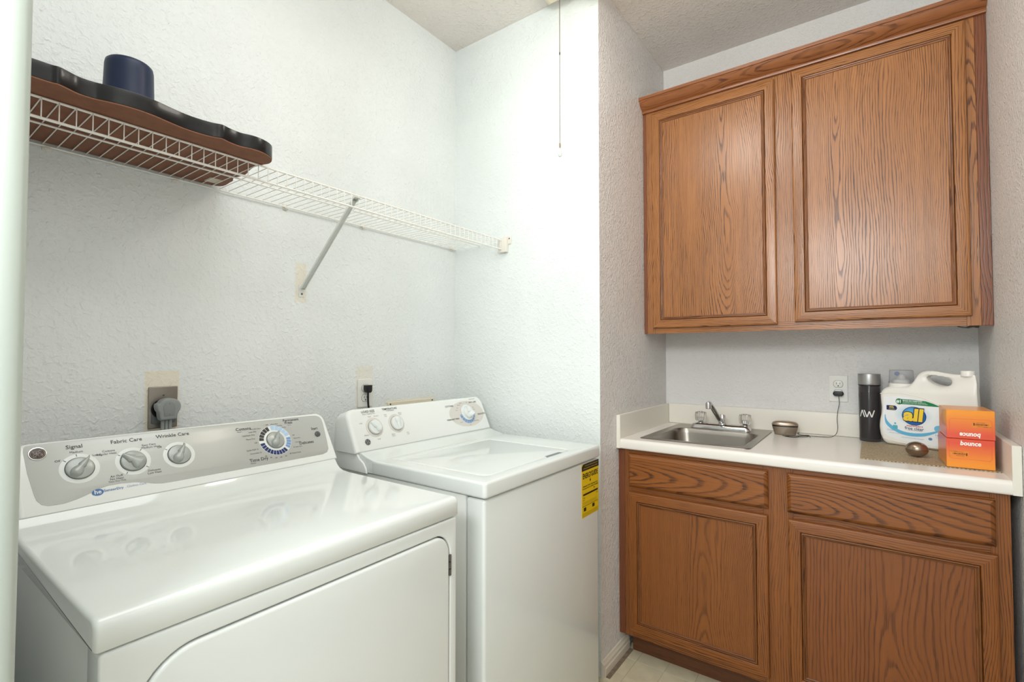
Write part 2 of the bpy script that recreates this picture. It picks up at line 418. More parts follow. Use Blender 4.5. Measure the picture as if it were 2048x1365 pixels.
# ------------------------------------------------------------ dryer
DY0, DY1 = 0.194, 0.880
dr = thing('dryer', 'white front-loading clothes dryer with silver control panel, nearest the doorway', 'dryer', (0.48, 0.537, 0))
build('body', B(0.125, DY0 + 0.006, 0.02, 0.795, DY1 - 0.006, 0.880, bev=0.004), enamel_side, dr)
door_out = rrect(0.240, 0.30, 0.850, 0.846, (0.07, 0.045, 0.045, 0.075), 10)
def onX(x):   # 2D (y,z) -> plane x, thickness along +x
    return lambda p: Vector((x + p.z, p.x, p.y))
fp = rrect(DY0 + 0.004, 0.02, DY1 - 0.004, 0.879, 0.006, 3)
hole = rrect(0.237, 0.297, 0.853, 0.849, (0.073, 0.048, 0.048, 0.078), 10)
build('front_panel', curve2d([fp, hole], 0.050, 0.004, 3, onX(0.821)), enamel, dr, smooth=40)
dd = build('door', curve2d([door_out], 0.034, 0.006, 4, onX(0.831)), enamel, dr, smooth=40)
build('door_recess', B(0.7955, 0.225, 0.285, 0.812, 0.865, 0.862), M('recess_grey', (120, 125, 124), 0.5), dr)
hg = MB()
for k in range(3): hg.lathe([(0.0032, 0), (0.0032, 0.0145)], (0.8475, 0.8515, 0.748 + k * 0.0165), n=10)
hg.box(0.8455, 0.847, 0.750, 0.8472, 0.8565, 0.795)
build('hinge', hg, screw_m, dd)
# work top with a raised cove at its rear
tp = [(0.845, 0.8815), (0.8475, 0.884), (0.8475, 0.911), (0.8462, 0.9175), (0.8425, 0.9225), (0.836, 0.925), (0.828, 0.9255), (0.800, 0.9248), (0.600, 0.9245),
      (0.420, 0.925), (0.392, 0.9268), (0.374, 0.932), (0.361, 0.941), (0.353, 0.951), (0.350, 0.9545), (0.16, 0.9545), (0.125, 0.92), (0.125, 0.8815)]
def extr_y(prof, y0, y1, r=0.008, n=4, cxz=None):
    """profile in (x,z) extruded along y, rounded at both ends"""
    m = MB(); cx = sum(p[0] for p in prof) / len(prof); cz = 0.5 * (min(p[1] for p in prof) + max(p[1] for p in prof))
    rings = []
    for k in range(n + 1):
        a = PI / 2 * k / n; rings.append((y0 + r * (1 - math.sin(a)), r * (1 - math.cos(a))))
    rings = rings[::-1]; rings = [(y0 + r * (1 - math.sin(PI / 2 * k / n)), r * (1 - math.cos(PI / 2 * k / n))) for k in range(n, -1, -1)]
    # k=n: at y0, inset r ; k=0: y0+r, inset 0
    seq = rings + [(y0 + y1 - y, ins) for (y, ins) in reversed(rings)]
    N = len(prof); v = []; f = []
    def inset(i, d):
        p0, p1, p2 = prof[i - 1], prof[i], prof[(i + 1) % N]
        n1 = Vector((p1[1] - p0[1], -(p1[0] - p0[0]))).normalized(); n2 = Vector((p2[1] - p1[1], -(p2[0] - p1[0]))).normalized()
        nn = (n1 + n2); nn = nn.normalized() if nn.length > 1e-6 else n1
        area2 = sum(prof[j][0] * prof[(j + 1) % N][1] - prof[(j + 1) % N][0] * prof[j][1] for j in range(N))
        s = -1 if area2 > 0 else 1
        return (p1[0] + nn.x * s * d, p1[1] + nn.y * s * d)
    for (y, ins) in seq:
        for i in range(N):
            q = inset(i, ins) if ins > 1e-7 else prof[i]; v.append((q[0], y, q[1]))
    for k in range(len(seq) - 1):
        for i in range(N):
            j = (i + 1) % N; f.append((k * N + i, k * N + j, (k + 1) * N + j, (k + 1) * N + i))
    f.append(tuple(range(N))); f.append(tuple(reversed(range((len(seq) - 1) * N, len(seq) * N))))
    return m.add(v, f)
build('work_top', extr_y(tp, DY0 - 0.002, DY1 + 0.001, 0.007, 4), enamel, dr, smooth=45)

def console(name, P0, P1, y0, y1, tmax, rad, xback, root, mat, rnd=0.008, zb=None, n=8):
    """sloping control console; face from P0 (x,z) bottom to P1 top"""
    e = Vector((P1[0] - P0[0], 0, P1[1] - P0[1])); e.normalize(); nrm = Vector((e.z, 0, -e.x))
    def T(p): return Vector((P0[0], 0, P0[1])) + Vector((0, p.x, 0)) + e * p.y + nrm * p.z
    rings = []
    for k in range(5):
        a = PI / 2 * k / 4; ins = rnd * (1 - math.sin(a)); h = -rnd * (1 - math.cos(a))
        pts = rrect(y0 + ins, 0 + ins * 0.3, y1 - ins, tmax - ins, (0.004, 0.004, rad, rad), n)
        rings.append([T(Vector((p[0], p[1], h))) for p in pts])
    last = rings[-1]
    back = []
    for q in last:
        t = (q - Vector((P0[0], 0, P0[1]))).dot(e)
        back.append(Vector((xback, q.y, max(q.z - 0.012 * (t / tmax), 0.94 if zb is None else zb))))
    rings.append(back)
    N = len(last); m = MB(); v = [p for r in rings for p in r]; f = []
    for k in range(len(rings) - 1):
        for i in range(N):
            j = (i + 1) % N; f.append((k * N + i, k * N + j, (k + 1) * N + j, (k + 1) * N + i))
    f.append(tuple(range(N))); f.append(tuple(reversed(range((len(rings) - 1) * N, len(rings) * N))))
    m.add(v, f)
    return build(name, m, mat, root, smooth=30), T
con, TD = console('console', (0.351, 0.9555), (0.269, 1.083), 0.197, 0.887, 0.157, 0.024, 0.165, dr, plastic_w)
# silver overlay (flat print with a white wave along the bottom)
r = rrect(0.2125, 0.0165, 0.8765, 0.1505, (0.02, 0.018, 0.016, 0.014), 6)
ov = [(0.2145, 0.146), (0.2135, 0.138), (0.2165, 0.090), (0.2225, 0.045), (0.2255, 0.031), (0.232, 0.021), (0.241, 0.0165), (0.252, 0.0155), (0.266, 0.0155),
      (0.285, 0.0195), (0.305, 0.0265), (0.322, 0.0335), (0.338, 0.0370), (0.360, 0.0372), (0.385, 0.0345), (0.405, 0.0290), (0.420, 0.0235), (0.4350, 0.0205), (0.46, 0.0198),
      (0.60, 0.0198), (0.8430, 0.0200), (0.858, 0.024), (0.866, 0.034), (0.870, 0.060), (0.8760, 0.120), (0.8755, 0.134), (0.870, 0.143), (0.860, 0.1475), (0.840, 0.149), (0.5, 0.1515), (0.226, 0.1510), (0.2175, 0.150)]
def TDz(h): return lambda p: TD(Vector((p.x, p.y, h + p.z)))
build('overlay', curve2d([ov], 0.0008, 0.0002, 1, TDz(0.0003)), silver, con, smooth=30)
def knob(parent, T, s, t, r, ang, mat, gw, h=0.016, tip=1.08, rim=None, tail=0.95, base_h=0.006, mat2=None):
    k = MB()
    pr = [(r * 1.0, 0.0008), (r * 1.0, 0.003), (r * 0.96, base_h), (r * 0.80, base_h + 0.0012), (0.001, base_h + 0.0016)]
    n = 40; v = []; f = []
    for (rr, hh) in pr:
        for i in range(n):
            a = 2 * PI * i / n; v.append(T(Vector((s + rr * math.cos(a), t + rr * math.sin(a), hh))))
    for j in range(len(pr) - 1):
        for i in range(n):
            q = (i + 1) % n; f.append((j * n + i, j * n + q, (j + 1) * n + q, (j + 1) * n + i))
    f.append(tuple(range(n)))
    k.add(v, f)
    ko = build('knob', k, mat, parent, smooth=40)
    # grip: teardrop fin
    ca, sa = math.cos(math.radians(ang)), math.sin(math.radians(ang))
    def loc(x, y, z): return T(Vector((s + x * ca - y * sa, t + x * sa + y * ca, z)))
    L0, L1 = -r * tail, r * tip
    rings = []; sec = 14
    for i in range(sec + 1):
        u = i / sec; x = L0 + (L1 - L0) * u
        w = gw * r * (math.sin(PI * min(u * 1.25 + 0.14, 1.0)) if u < 0.55 else 1.0) * (1 - 0.86 * u ** 1.3) * 1.25
        w = max(w, 0.0009)
        hh = base_h + (h - base_h) * (min(1, (u / 0.14)) ** 0.6 if u < 0.14 else 1.0 - 0.35 * (u ** 2))
        ring = []
        for j in range(9):
            a = PI * j / 8; yy = w * math.cos(a); zz = base_h * 0.5 + (hh - base_h * 0.5) * (math.sin(a) ** 0.55)
            ring.append(loc(x, yy, zz))
        rings.append(ring)
    g = MB(); v = [p for rg in rings for p in rg]; f = []
    for i in range(sec):
        for j in range(8): f.append((i * 9 + j, i * 9 + j + 1, (i + 1) * 9 + j + 1, (i + 1) * 9 + j))
        f.append((i * 9 + 8, i * 9, (i + 1) * 9, (i + 1) * 9 + 8))
    f.append(tuple(range(9))); f.append(tuple(reversed(range(sec * 9, sec * 9 + 9))))
    g.add(v, f); build('grip', g, mat2 or mat, ko, smooth=50)
    if rim:
        m = MB(); v = []; f = []
        pr = [(r * 1.0, 0.0006), (r * 1.045, 0.0006), (r * 1.045, 0.002), (r * 1.0, 0.0028)]
        for (rr, hh) in pr:
            for i in range(n):
                a = 2 * PI * i / n; v.append(T(Vector((s + rr * math.cos(a), t + rr * math.sin(a), hh))))
        for j in range(3):
            for i in range(n):
                q = (i + 1) % n; f.append((j * n + i, j * n + q, (j + 1) * n + q, (j + 1) * n + i))
        m.add(v, f); build('rim', m, rim, ko, smooth=40)
    return ko
ringw = M('white_dial_ring', (226, 230, 227), 0.3)
rim_m = M('dark_chrome_rim', (110, 112, 112), 0.25, metal=0.8)
for (s, t, a, gw) in ((0.296, 0.0857, 52, 0.44), (0.3889, 0.0848, 140, 0.62), (0.4802, 0.0845, 60, 0.44)):
    build('dial_ring', curve2d([circ(s, t, 0.0335, 48)], 0.0008, 0.0002, 1, TDz(0.0007)), ringw, con)
    knob(con, TD, s, t, 0.0238, a, knobgrey, gw, rim=rim_m)
# programme dial with coloured segments
s4, t4 = 0.717, 0.0858
build('dial_ring', curve2d([circ(s4, t4, 0.0450, 64)], 0.0008, 0.0002, 1, TDz(0.0007)), ringw, con)
segc = {'black': M('dial_black', (52, 52, 54), 0.4), 'navy': M('dial_navy', (24, 44, 104), 0.4), 'mid': M('dial_mid_blue', (120, 156, 204), 0.4), 'pale': M('dial_pale_blue', (176, 204, 232), 0.4)}
for nm, d0, d1, k in (('black', 104, 176, 5), ('navy', 186, 308, 10), ('mid', 316, 366, 4), ('pale', 12, 96, 5)):
    st = (d1 - d0) / k; m = MB()
    for i in range(k): flat(m, arcseg(s4, t4, 0.0315, 0.0440, d0 + i * st + 0.8, d0 + (i + 1) * st - 0.8, 4), TD, 0.0013)
    build('dial_segment', m, segc[nm], con, smooth=0, label=nm + ' dial segments' if nm in ('black', 'navy') else nm + ' blue dial segments')
knob(con, TD, s4, t4, 0.0240, 60, knobgrey, 0.44, rim=rim_m)
# start button
bt = MB(); n = 24; v = []; f = []
for (rr, hh) in ((0.0085, 0.0006), (0.0085, 0.003), (0.0075, 0.0042), (0.001, 0.0045)):
    for i in range(n): v.append(TD(Vector((0.8465 + rr * math.cos(2 * PI * i / n), 0.0858 + rr * math.sin(2 * PI * i / n), hh))))
for j in range(3):
    for i in range(n): f.append((j * n + i, j * n + (i + 1) % n, (j + 1) * n + (i + 1) % n, (j + 1) * n + i))
build('start_button', bt.add(v, f), M('button_grey', (84, 88, 88), 0.35), con, smooth=50)
# oval badge with monogram
def badge(T, s, t, a, b, parent, disc_m, line_m, rimm=None):
    if rimm: build('badge_rim', curve2d([circ(s, t, a * 1.14, 36, b * 1.16)], 0.0022, 0.0006, 2, lambda p: T(Vector((p.x, p.y, p.z + 0.0010)))), rimm, parent)
    bo = build('badge', curve2d([circ(s, t, a, 36, b)], 0.0016, 0.0003, 1, lambda p: T(Vector((p.x, p.y, p.z + 0.0018)))), disc_m, parent)
    m = MB(); lw = a * 0.024
    def st(pts): m.tube([T(Vector((s + x * a, t + y * b, 0.0028))) for x, y in pts], lw, 5, smooth=5)
    st([(0.86 * math.cos(q), 0.86 * math.sin(q)) for q in [2 * PI * i / 16 for i in range(17)]])
    st([(-0.08, 0.42), (-0.30, 0.52), (-0.50, 0.22), (-0.38, -0.02), (-0.14, 0.06), (-0.10, 0.34), (-0.12, -0.10), (-0.22, -0.46), (-0.46, -0.50), (-0.56, -0.26), (-0.30, -0.12), (0.02, -0.06)])
    st([(0.46, 0.40), (0.26, 0.54), (0.10, 0.34), (0.22, 0.10), (0.36, 0.08), (0.12, -0.04), (0.02, -0.32), (0.18, -0.52), (0.42, -0.42), (0.54, -0.16), (0.40, -0.12), (0.36, -0.30)])
    for q in (0.785, 2.356, 3.927, 5.498):
        st([(0.80 * math.cos(q), 0.80 * math.sin(q)), (0.66 * math.cos(q + 0.2), 0.66 * math.sin(q + 0.2)), (0.70 * math.cos(q + 0.5), 0.70 * math.sin(q + 0.5))])
    build('monogram', m, line_m, bo, smooth=60)
badge(TD, 0.2340, 0.1302, 0.0125, 0.0125, con, M('badge_dark', (58, 44, 40), 0.3), M('badge_line', (190, 176, 166), 0.4), chrome)
# lettering
m = MB()
for (b_, s, t, sz, rot) in (('Signal', 0.2918, 0.1366, 0.0125, 0), ('Fabric Care', 0.3832, 0.1366, 0.0125, 0), ('Wrinkle Care', 0.4756, 0.137, 0.0125, 0), ('Cottons', 0.6408, 0.1310, 0.0120, 0),
        ('Permanent', 0.7785, 0.1420, 0.0110, 0), ('Press', 0.7692, 0.1340, 0.0110, 0), ('Delicates', 0.8046, 0.0645, 0.0120, 0), ('Start', 0.8422, 0.1050, 0.0110, 0), ('Time Dry', 0.6590, 0.0370, 0.0125, 0)):
    m = MB(); text(m, b_, s, t, sz, TD, 0.0012, bold=0.01); build('lettering', m, dark_print, con, smooth=0)
m = MB()
for (b_, s, t) in (('Off', 0.2625, 0.108), ('Medium', 0.2940, 0.1240), ('Loud', 0.3265, 0.1115), ('Cottons', 0.3480, 0.1170), ('Regular Heat', 0.3440, 0.1105), ('Easy Care', 0.4235, 0.1200), ('Medium Heat', 0.4270, 0.1135),
        ('Air Fluff', 0.3545, 0.0555), ('No Heat', 0.3545, 0.0495), ('Delicates', 0.4245, 0.0555), ('Low Heat', 0.4245, 0.0493), ('Off', 0.4435, 0.1095)):
    text(m, b_, s, t, 0.0068, TD, 0.0012)
build('small_lettering', m, dark_print, con, smooth=0, kind='stuff')
m = MB()
for (b_, s, t, sz) in (('Time Dry Only', 0.3545, 0.0440, 0.0050), ('Sensor', 0.6290, 0.1235, 0.0045), ('Minutes', 0.6420, 0.0290, 0.0045), ('Sensor', 0.7700, 0.1265, 0.0040), ('Wrinkle Care', 0.6720, 0.1270, 0.0052), ('Less Dry', 0.6620, 0.1190, 0.0058),
        ('Optimum Dry', 0.6490, 0.1100, 0.0058), ('More Dry', 0.6520, 0.0985, 0.0058), ('Off', 0.6630, 0.0855, 0.0055), ('Quick Fluff 10', 0.6490, 0.0665, 0.0055), ('Dewrinkle 20', 0.6560, 0.0560, 0.0055),
        ('30', 0.6790, 0.0430, 0.0055), ('40', 0.6920, 0.0370, 0.0055), ('50', 0.7055, 0.0335, 0.0055), ('60', 0.7190, 0.0330, 0.0055), ('70', 0.7330, 0.0340, 0.0055), ('80 Heavy Duty', 0.7620, 0.0390, 0.0055),
        ('Off', 0.7060, 0.1350, 0.0050), ('More Dry', 0.7270, 0.1350, 0.0052), ('Less Dry', 0.7400, 0.1285, 0.0050), ('Damp', 0.7520, 0.1215, 0.0048), ('Off', 0.7720, 0.0930, 0.0050), ('More Dry', 0.7800, 0.0830, 0.0050), ('Less Dry', 0.7800, 0.0710, 0.0050), ('Wrinkle Care', 0.7740, 0.0560, 0.0048)):
    text(m, b_, s, t, sz, TD, 0.0012)
for (s, t, a_list) in ((0.296, 0.0857, (138, 95, 55)), (0.3889, 0.0848, (143, 55, 240, 322)), (0.4802, 0.0845, (145, 62))):
    for a in a_list:
        ca, sa = math.cos(math.radians(a)), math.sin(math.radians(a))
        flat(m, [(s + ca * r_ - sa * w_, t + sa * r_ + ca * w_) for r_, w_ in ((0.0275, -0.0006), (0.0330, -0.0006), (0.0330, 0.0006), (0.0275, 0.0006))], TD, 0.0014)
build('small_lettering', m, dark_print, con, smooth=0, kind='stuff')
m = MB(); flat(m, circ(0.3190, 0.0262, 0.0098, 28, 0.0072), TD, 0.0010)
build('blue_emblem', m, blue_print, con, smooth=0)
m = MB(); text(m, 'he', 0.3190, 0.0266, 0.0125, TD, 0.0014, bold=0.02); build('emblem_lettering', m, ringw, con, smooth=0)
m = MB(); text(m, 'SensorDry', 0.3460, 0.0270, 0.0078, TD, 0.0012, bold=0.01); build('blue_lettering', m, blue_print, con, smooth=0)
m = MB(); text(m, 'Clothes Care', 0.3870, 0.0275, 0.0066, TD, 0.0012); build('pale_lettering', m, M('pale_blue_print', (140, 160, 190), 0.5), con, smooth=0)

# ------------------------------------------------------------ washer
WY0, WY1 = 1.010, 1.692
ws = thing('washing_machine', 'white top-loading washing machine with lid, between dryer and end wall', 'washing machine', (0.49, 1.351, 0))
build('body', B(0.16, WY0 + 0.003, 0.02, 0.753, WY1 - 0.003, 0.882, bev=0.004), enamel_side, ws)
build('front_panel', B(0.755, WY0 + 0.002, 0.02, 0.820, WY1 - 0.002, 0.8785, bev=0.009, seg=4), enamel, ws)
onZ = lambda zz: (lambda p: Vector((p.x, p.y, zz + p.z)))
deck_out = rrect(0.350, WY0 - 0.003, 0.827, WY1 + 0.003, 0.012, 5)
lid_hole = rrect(0.405, 1.071, 0.779, 1.547, (0.006, 0.028, 0.028, 0.006), 6)
build('deck', curve2d([deck_out, lid_hole], 0.0435, 0.007, 4, onZ(0.9045)), enamel, ws, smooth=45)
lid_pts = rrect(0.4065, 1.0725, 0.7775, 1.5455, (0.005, 0.027, 0.027, 0.005), 6)
lid = build('lid', curve2d([lid_pts], 0.020, 0.0045, 3, onZ(0.9155)), enamel, ws, smooth=45)
build('lid_well', B(0.40, 1.066, 0.884, 0.784, 1.552, 0.902), M('well_grey', (178, 182, 180), 0.5), ws)
sl = curve2d([rrect(0.7775, 1.385, 0.792, 1.495, (0.006, 0.006, 0.006, 0.006), 4)], 0.004, 0.0015, 2, onZ(0.9245))
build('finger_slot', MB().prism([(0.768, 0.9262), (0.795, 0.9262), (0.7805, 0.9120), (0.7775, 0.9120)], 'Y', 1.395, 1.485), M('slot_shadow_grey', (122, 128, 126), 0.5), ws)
cove = [(0.3735, 0.884), (0.3735, 0.9255), (0.3650, 0.9270), (0.3480, 0.9305), (0.3300, 0.9345), (0.3100, 0.9400), (0.2980, 0.9440), (0.20, 0.944), (0.165, 0.90), (0.165, 0.884)]
build('rear_cove', extr_y(cove, WY0 - 0.002, WY1 + 0.002, 0.004, 3), enamel, ws, smooth=50)
con2, TW = console('console', (0.297, 0.945), (0.236, 1.077), 0.993, 1.699, 0.153, 0.030, 0.185, ws, plastic_w, rnd=0.013, zb=0.9)
# lower side cheek of the console
chk = [(0.300, 0.884), (0.320, 0.884), (0.338, 0.890), (0.330, 0.915), (0.300, 0.925), (0.262, 0.925), (0.240, 0.930), (0.228, 0.950), (0.215, 1.00), (0.185, 1.045), (0.160, 1.03), (0.158, 0.94), (0.175, 0.884)]
chk = [(0.338, 0.8835), (0.334, 0.900), (0.322, 0.915), (0.300, 0.928), (0.290, 0.940), (0.2, 1.05), (0.168, 1.045), (0.160, 0.96), (0.168, 0.905), (0.190, 0.8835)]
for (a, b_) in ((WY0 - 0.010, WY0 - 0.0025), (WY1 + 0.0025, WY1 + 0.008)):
    build('console_cheek', extr_y(chk, a, b_, 0.003, 3), plastic_w, ws, smooth=40)
def TWz(h): return lambda p: TW(Vector((p.x, p.y, h + p.z)))
beige = M('beige_dial_print', (214, 211, 204), 0.4)
wk = M('white_knob', (226, 231, 229), 0.2)
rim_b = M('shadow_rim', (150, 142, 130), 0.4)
for (s, t, a) in ((1.0900, 0.078, 140), (1.1882, 0.0811, 268)):
    build('dial_ring', curve2d([circ(s, t, 0.0350, 48)], 0.0006, 0.0001, 1, TWz(0.0004)), beige, con2)
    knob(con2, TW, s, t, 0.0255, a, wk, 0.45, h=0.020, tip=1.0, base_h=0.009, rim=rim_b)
m = MB(); flat(m, circ(1.5730, 0.0790, 0.1060, 56, 0.0560), TW, 0.0005); build('oval_print', m, beige, con2, smooth=0)
m = MB(); flat(m, arcseg(1.5730, 0.0830, 0.034, 0.0470, 188, 366, 26), TW, 0.0010); build('blue_arc', m, M('arc_blue', (128, 160, 204), 0.4), con2, smooth=0)
m = MB()
for i in range(10):
    d = 192 + i * 18.5
    flat(m, arcseg(1.5730, 0.0830, 0.036, 0.0470, d, d + 1.6, 2), TW, 0.0014)
build('dial_ticks', m, ringw, con2, smooth=0)
build('dial_skirt', curve2d([circ(1.5730, 0.0830, 0.0350, 48)], 0.006, 0.002, 3, TWz(0.0035)), wk, con2)
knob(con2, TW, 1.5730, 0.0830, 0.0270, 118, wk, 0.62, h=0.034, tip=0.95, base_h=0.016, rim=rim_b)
m = MB()
for (b_, s, t, sz) in (('LOAD SIZE', 1.0796, 0.1370, 0.0115), ('TEMPERATURE', 1.1742, 0.1380, 0.0105), ('COTTONS', 1.4800, 0.1190, 0.0100), ('EASY CARE', 1.6290, 0.1260, 0.0095), ('PERMANENT PRESS', 1.4800, 0.0620, 0.0085), ('DELICATES', 1.6620, 0.0690, 0.0100)):
    m = MB(); text(m, b_, s, t, sz, TW, 0.0014, bold=0.005); build('lettering', m, dark_print, con2, smooth=0)
m = MB()
for (b_, s, t, sz) in (('Super Capacity Plus', 1.0800, 0.1285, 0.0065), ('Super', 1.0800, 0.1180, 0.0060), ('Re-select', 1.1080, 0.1175, 0.0055), ('Large', 1.0380, 0.0980, 0.0060), ('Medium', 1.0500, 0.0540, 0.0062), ('Small', 1.0950, 0.0345, 0.0060),
        ('WASH/RINSE', 1.1750, 0.1310, 0.0060), ('Cold', 1.1480, 0.1180, 0.0060), ('Cold', 1.1480, 0.1120, 0.0055), ('Warm', 1.2160, 0.1180, 0.0060), ('Cold', 1.2160, 0.1120, 0.0055), ('Warm', 1.1600, 0.0430, 0.0060), ('Warm', 1.1600, 0.0370, 0.0055), ('Hot', 1.2270, 0.0410, 0.0060), ('Cold', 1.2270, 0.0350, 0.0055),
        ('EXTRA RINSE', 1.6300, 0.1400, 0.0062), ('Normal', 1.5380, 0.1200, 0.0055), ('Regular', 1.5520, 0.1280, 0.0055), ('Light', 1.5240, 0.1080, 0.0050), ('Heavy', 1.5150, 0.0980, 0.0050), ('Soak', 1.6220, 0.1030, 0.0050), ('Normal', 1.6250, 0.0930, 0.0050), ('Casual', 1.5220, 0.0450, 0.0055), ('Spin', 1.5720, 0.0290, 0.0055), ('Delicate Wash', 1.6150, 0.0430, 0.0055), ('Off', 1.5900, 0.1280, 0.0050)):
    text(m, b_, s, t, sz, TW, 0.0014)
build('small_lettering', m, grey_print, con2, smooth=0, kind='stuff')
badge(TW, 1.0462, 0.0307, 0.0105, 0.0105, con2, M('badge_charcoal', (66, 66, 68), 0.35), M('badge_white', (215, 218, 216), 0.4))
# energy label on the washer front
lab = build('energy_label', B(0.8199, 1.5565, 0.6845, 0.8207, 1.6900, 0.8745), M('label_yellow', (226, 190, 20), 0.45), ws, label='yellow energy label with black print')
bk = M('label_black', (34, 30, 22), 0.5)
TL = lambda p: Vector((0.8211, p.x, p.y))
m = MB()
flat(m, [(1.5565, 0.8500), (1.6900, 0.8500), (1.6900, 0.8745), (1.570, 0.8745), (1.5565, 0.8660)], TL)
text(m, 'ENERGYGUIDE', 1.6230, 0.8300, 0.026, TL, width=0.118, bold=0.03)
flat(m, [(1.6205, 0.8180), (1.6235, 0.8180), (1.6235, 0.8120), (1.628, 0.8120), (1.622, 0.8040), (1.616, 0.8120), (1.6205, 0.8120)], TL)
text(m, 'Estimated Yearly Operating Cost', 1.6230, 0.7940, 0.0070, TL, width=0.115, bold=0.02)
text(m, 'Compared to similar models', 1.6230, 0.7860, 0.0070, TL, width=0.122, bold=0.02)
flat(m, [(1.566, 0.7615), (1.682, 0.7615), (1.682, 0.7680), (1.566, 0.7680)], TL)
text(m, '$36', 1.6530, 0.7770, 0.0080, TL)
text(m, 'Range', 1.5750, 0.7540, 0.0060, TL); text(m, '$10', 1.5720, 0.7460, 0.0070, TL); text(m, '$70', 1.6740, 0.7540, 0.0070, TL)
for k in range(3): flat(m, [(1.562, 0.7290 + k * 0.004), (1.672, 0.7290 + k * 0.004), (1.672, 0.7296 + k * 0.004), (1.562, 0.7296 + k * 0.004)], TL)
flat(m, [(1.562, 0.7230), (1.684, 0.7230), (1.684, 0.7245), (1.562, 0.7245)], TL)
flat(m, [(1.571, 0.7060), (1.589, 0.7060), (1.589, 0.7185), (1.571, 0.7185)], TL); flat(m, [(1.637, 0.7075), (1.655, 0.7075), (1.655, 0.7200), (1.637, 0.7200)], TL)
for k in range(4): flat(m, [(1.562, 0.6880 + k * 0.0035), (1.684, 0.6880 + k * 0.0035), (1.684, 0.6886 + k * 0.0035), (1.562, 0.6886 + k * 0.0035)], TL)
build('lettering', m, bk, lab, smooth=0, kind='stuff')
m = MB(); text(m, 'U.S. Government  Federal law prohibits removal', 1.6300, 0.8670, 0.0060, TL, z=0, width=0.10)
m = MB().add([(q[0] + 0.0002, q[1], q[2]) for q in m.v], m.f); text(m, 'of this label before consumer purchase', 1.6250, 0.8580, 0.0060, lambda p: Vector((0.8213, p.x, p.y)), width=0.11)
build('pale_lettering', m, M('label_pale', (225, 200, 90), 0.5), lab, smooth=0)

# ------------------------------------------------------------ wire shelf on the laundry wall
SY0, SY1 = 0.093, 1.776
sh = thing('wire_shelf', 'white vinyl-coated wire shelf running along the laundry wall', 'shelf', (0.15, 0.93, 1.74))
wy = []
y = 0.2218
while y > SY0 + 0.01: y -= 0.0273
wme = None
while True:
    y += 0.0273
    if y > SY1 - 0.004: break
    if wme is None:
        w = MB().tube([(0.008, y, 1.7905), (0.298, y, 1.7905), (0.3055, y, 1.7890), (0.3068, y, 1.784), (0.3068, y, 1.750), (0.3058, y, 1.7465)], 0.00115, 6)
        wme = build('wire', w, wire_w, sh, smooth=60); y_first = y
    else:
        o = wme.copy(); COL.objects.link(o); o.parent = sh; o.location = (0, y - y_first, 0)
for (x, z, r) in ((0.0085, 1.7865, 0.0026), (0.160, 1.7870, 0.0026), (0.3035, 1.7905, 0.0028), (0.3035, 1.7490, 0.0032)):
    build('rod', MB().tube([(x, SY0, z), (x, SY1, z)], r, 10), wire_w, sh, smooth=60)
for yy in (0.285, 0.566, 0.904, 1.228, 1.751):
    c = MB().box(0.0002, yy - 0.009, 1.776, 0.0045, yy + 0.009, 1.798, bev=0.002).box(0.003, yy - 0.006, 1.780, 0.0125, yy + 0.006, 1.7835, bev=0.001)
    c.lathe([(0.0035, 0), (0.0035, 0.002), (0.002, 0.003)], (0.0045, yy, 1.779), (1, 0, 0), 10)
    build('wall_clip', c, M('clip_plastic', (226, 222, 212), 0.35) if yy == 0.285 else bpy.data.materials['clip_plastic'], sh)
br = MB()
A = Vector((0.293, 0.979, 1.781)); Bq = Vector((0.006, 0.969, 1.507)); d = (A - Bq).normalized(); sd = Vector((0, 1, 0)); nn = d.cross(sd).normalized()
def chan(P, Q, w, h, th=0.0012):
    v = []; pts = [(-w, 0), (-w, h), (-w + th, h), (-w + th, th), (w - th, th), (w - th, h), (w, h), (w, 0)]
    for R in (P, Q): v += [R + sd * a + nn * b_ for a, b_ in pts]
    return v, [tuple(range(8)), tuple(reversed(range(8, 16)))] + [(i, (i + 1) % 8, (i + 1) % 8 + 8, i + 8) for i in range(8)]
br.add(*chan(Bq, A, 0.0085, -0.007))
br.box(0.0003, 0.9590, 1.476, 0.0020, 0.9810, 1.518, bev=0.0006, seg=1)
br.add(*chan(A - d * 0.004, A + Vector((0.012, 0, 0.006)), 0.0115, -0.008))
bo = build('support_brace', br, M('brace_grey_white', (226, 229, 224), 0.35), sh, smooth=30)
build('screw', MB().lathe([(0.0038, 0), (0.0038, 0.001), (0.0022, 0.0022), (0.0003, 0.0024)], (0.002, 0.970, 1.487), (1, 0, 0), 12), screw_m, bo)
eb = MB().box(0.284, 1.7605, 1.735, 0.330, 1.7815, 1.800, bev=0.002).box(0.300, 1.7775, 1.772, 0.347, 1.7815, 1.809, bev=0.002)
eo = build('end_bracket', eb, bpy.data.materials['clip_plastic'], sh)
build('screw', MB().lathe([(0.0035, 0), (0.0035, 0.001), (0.002, 0.002)], (0.337, 1.7776, 1.797), (0, -1, 0), 12), screw_m, eo)

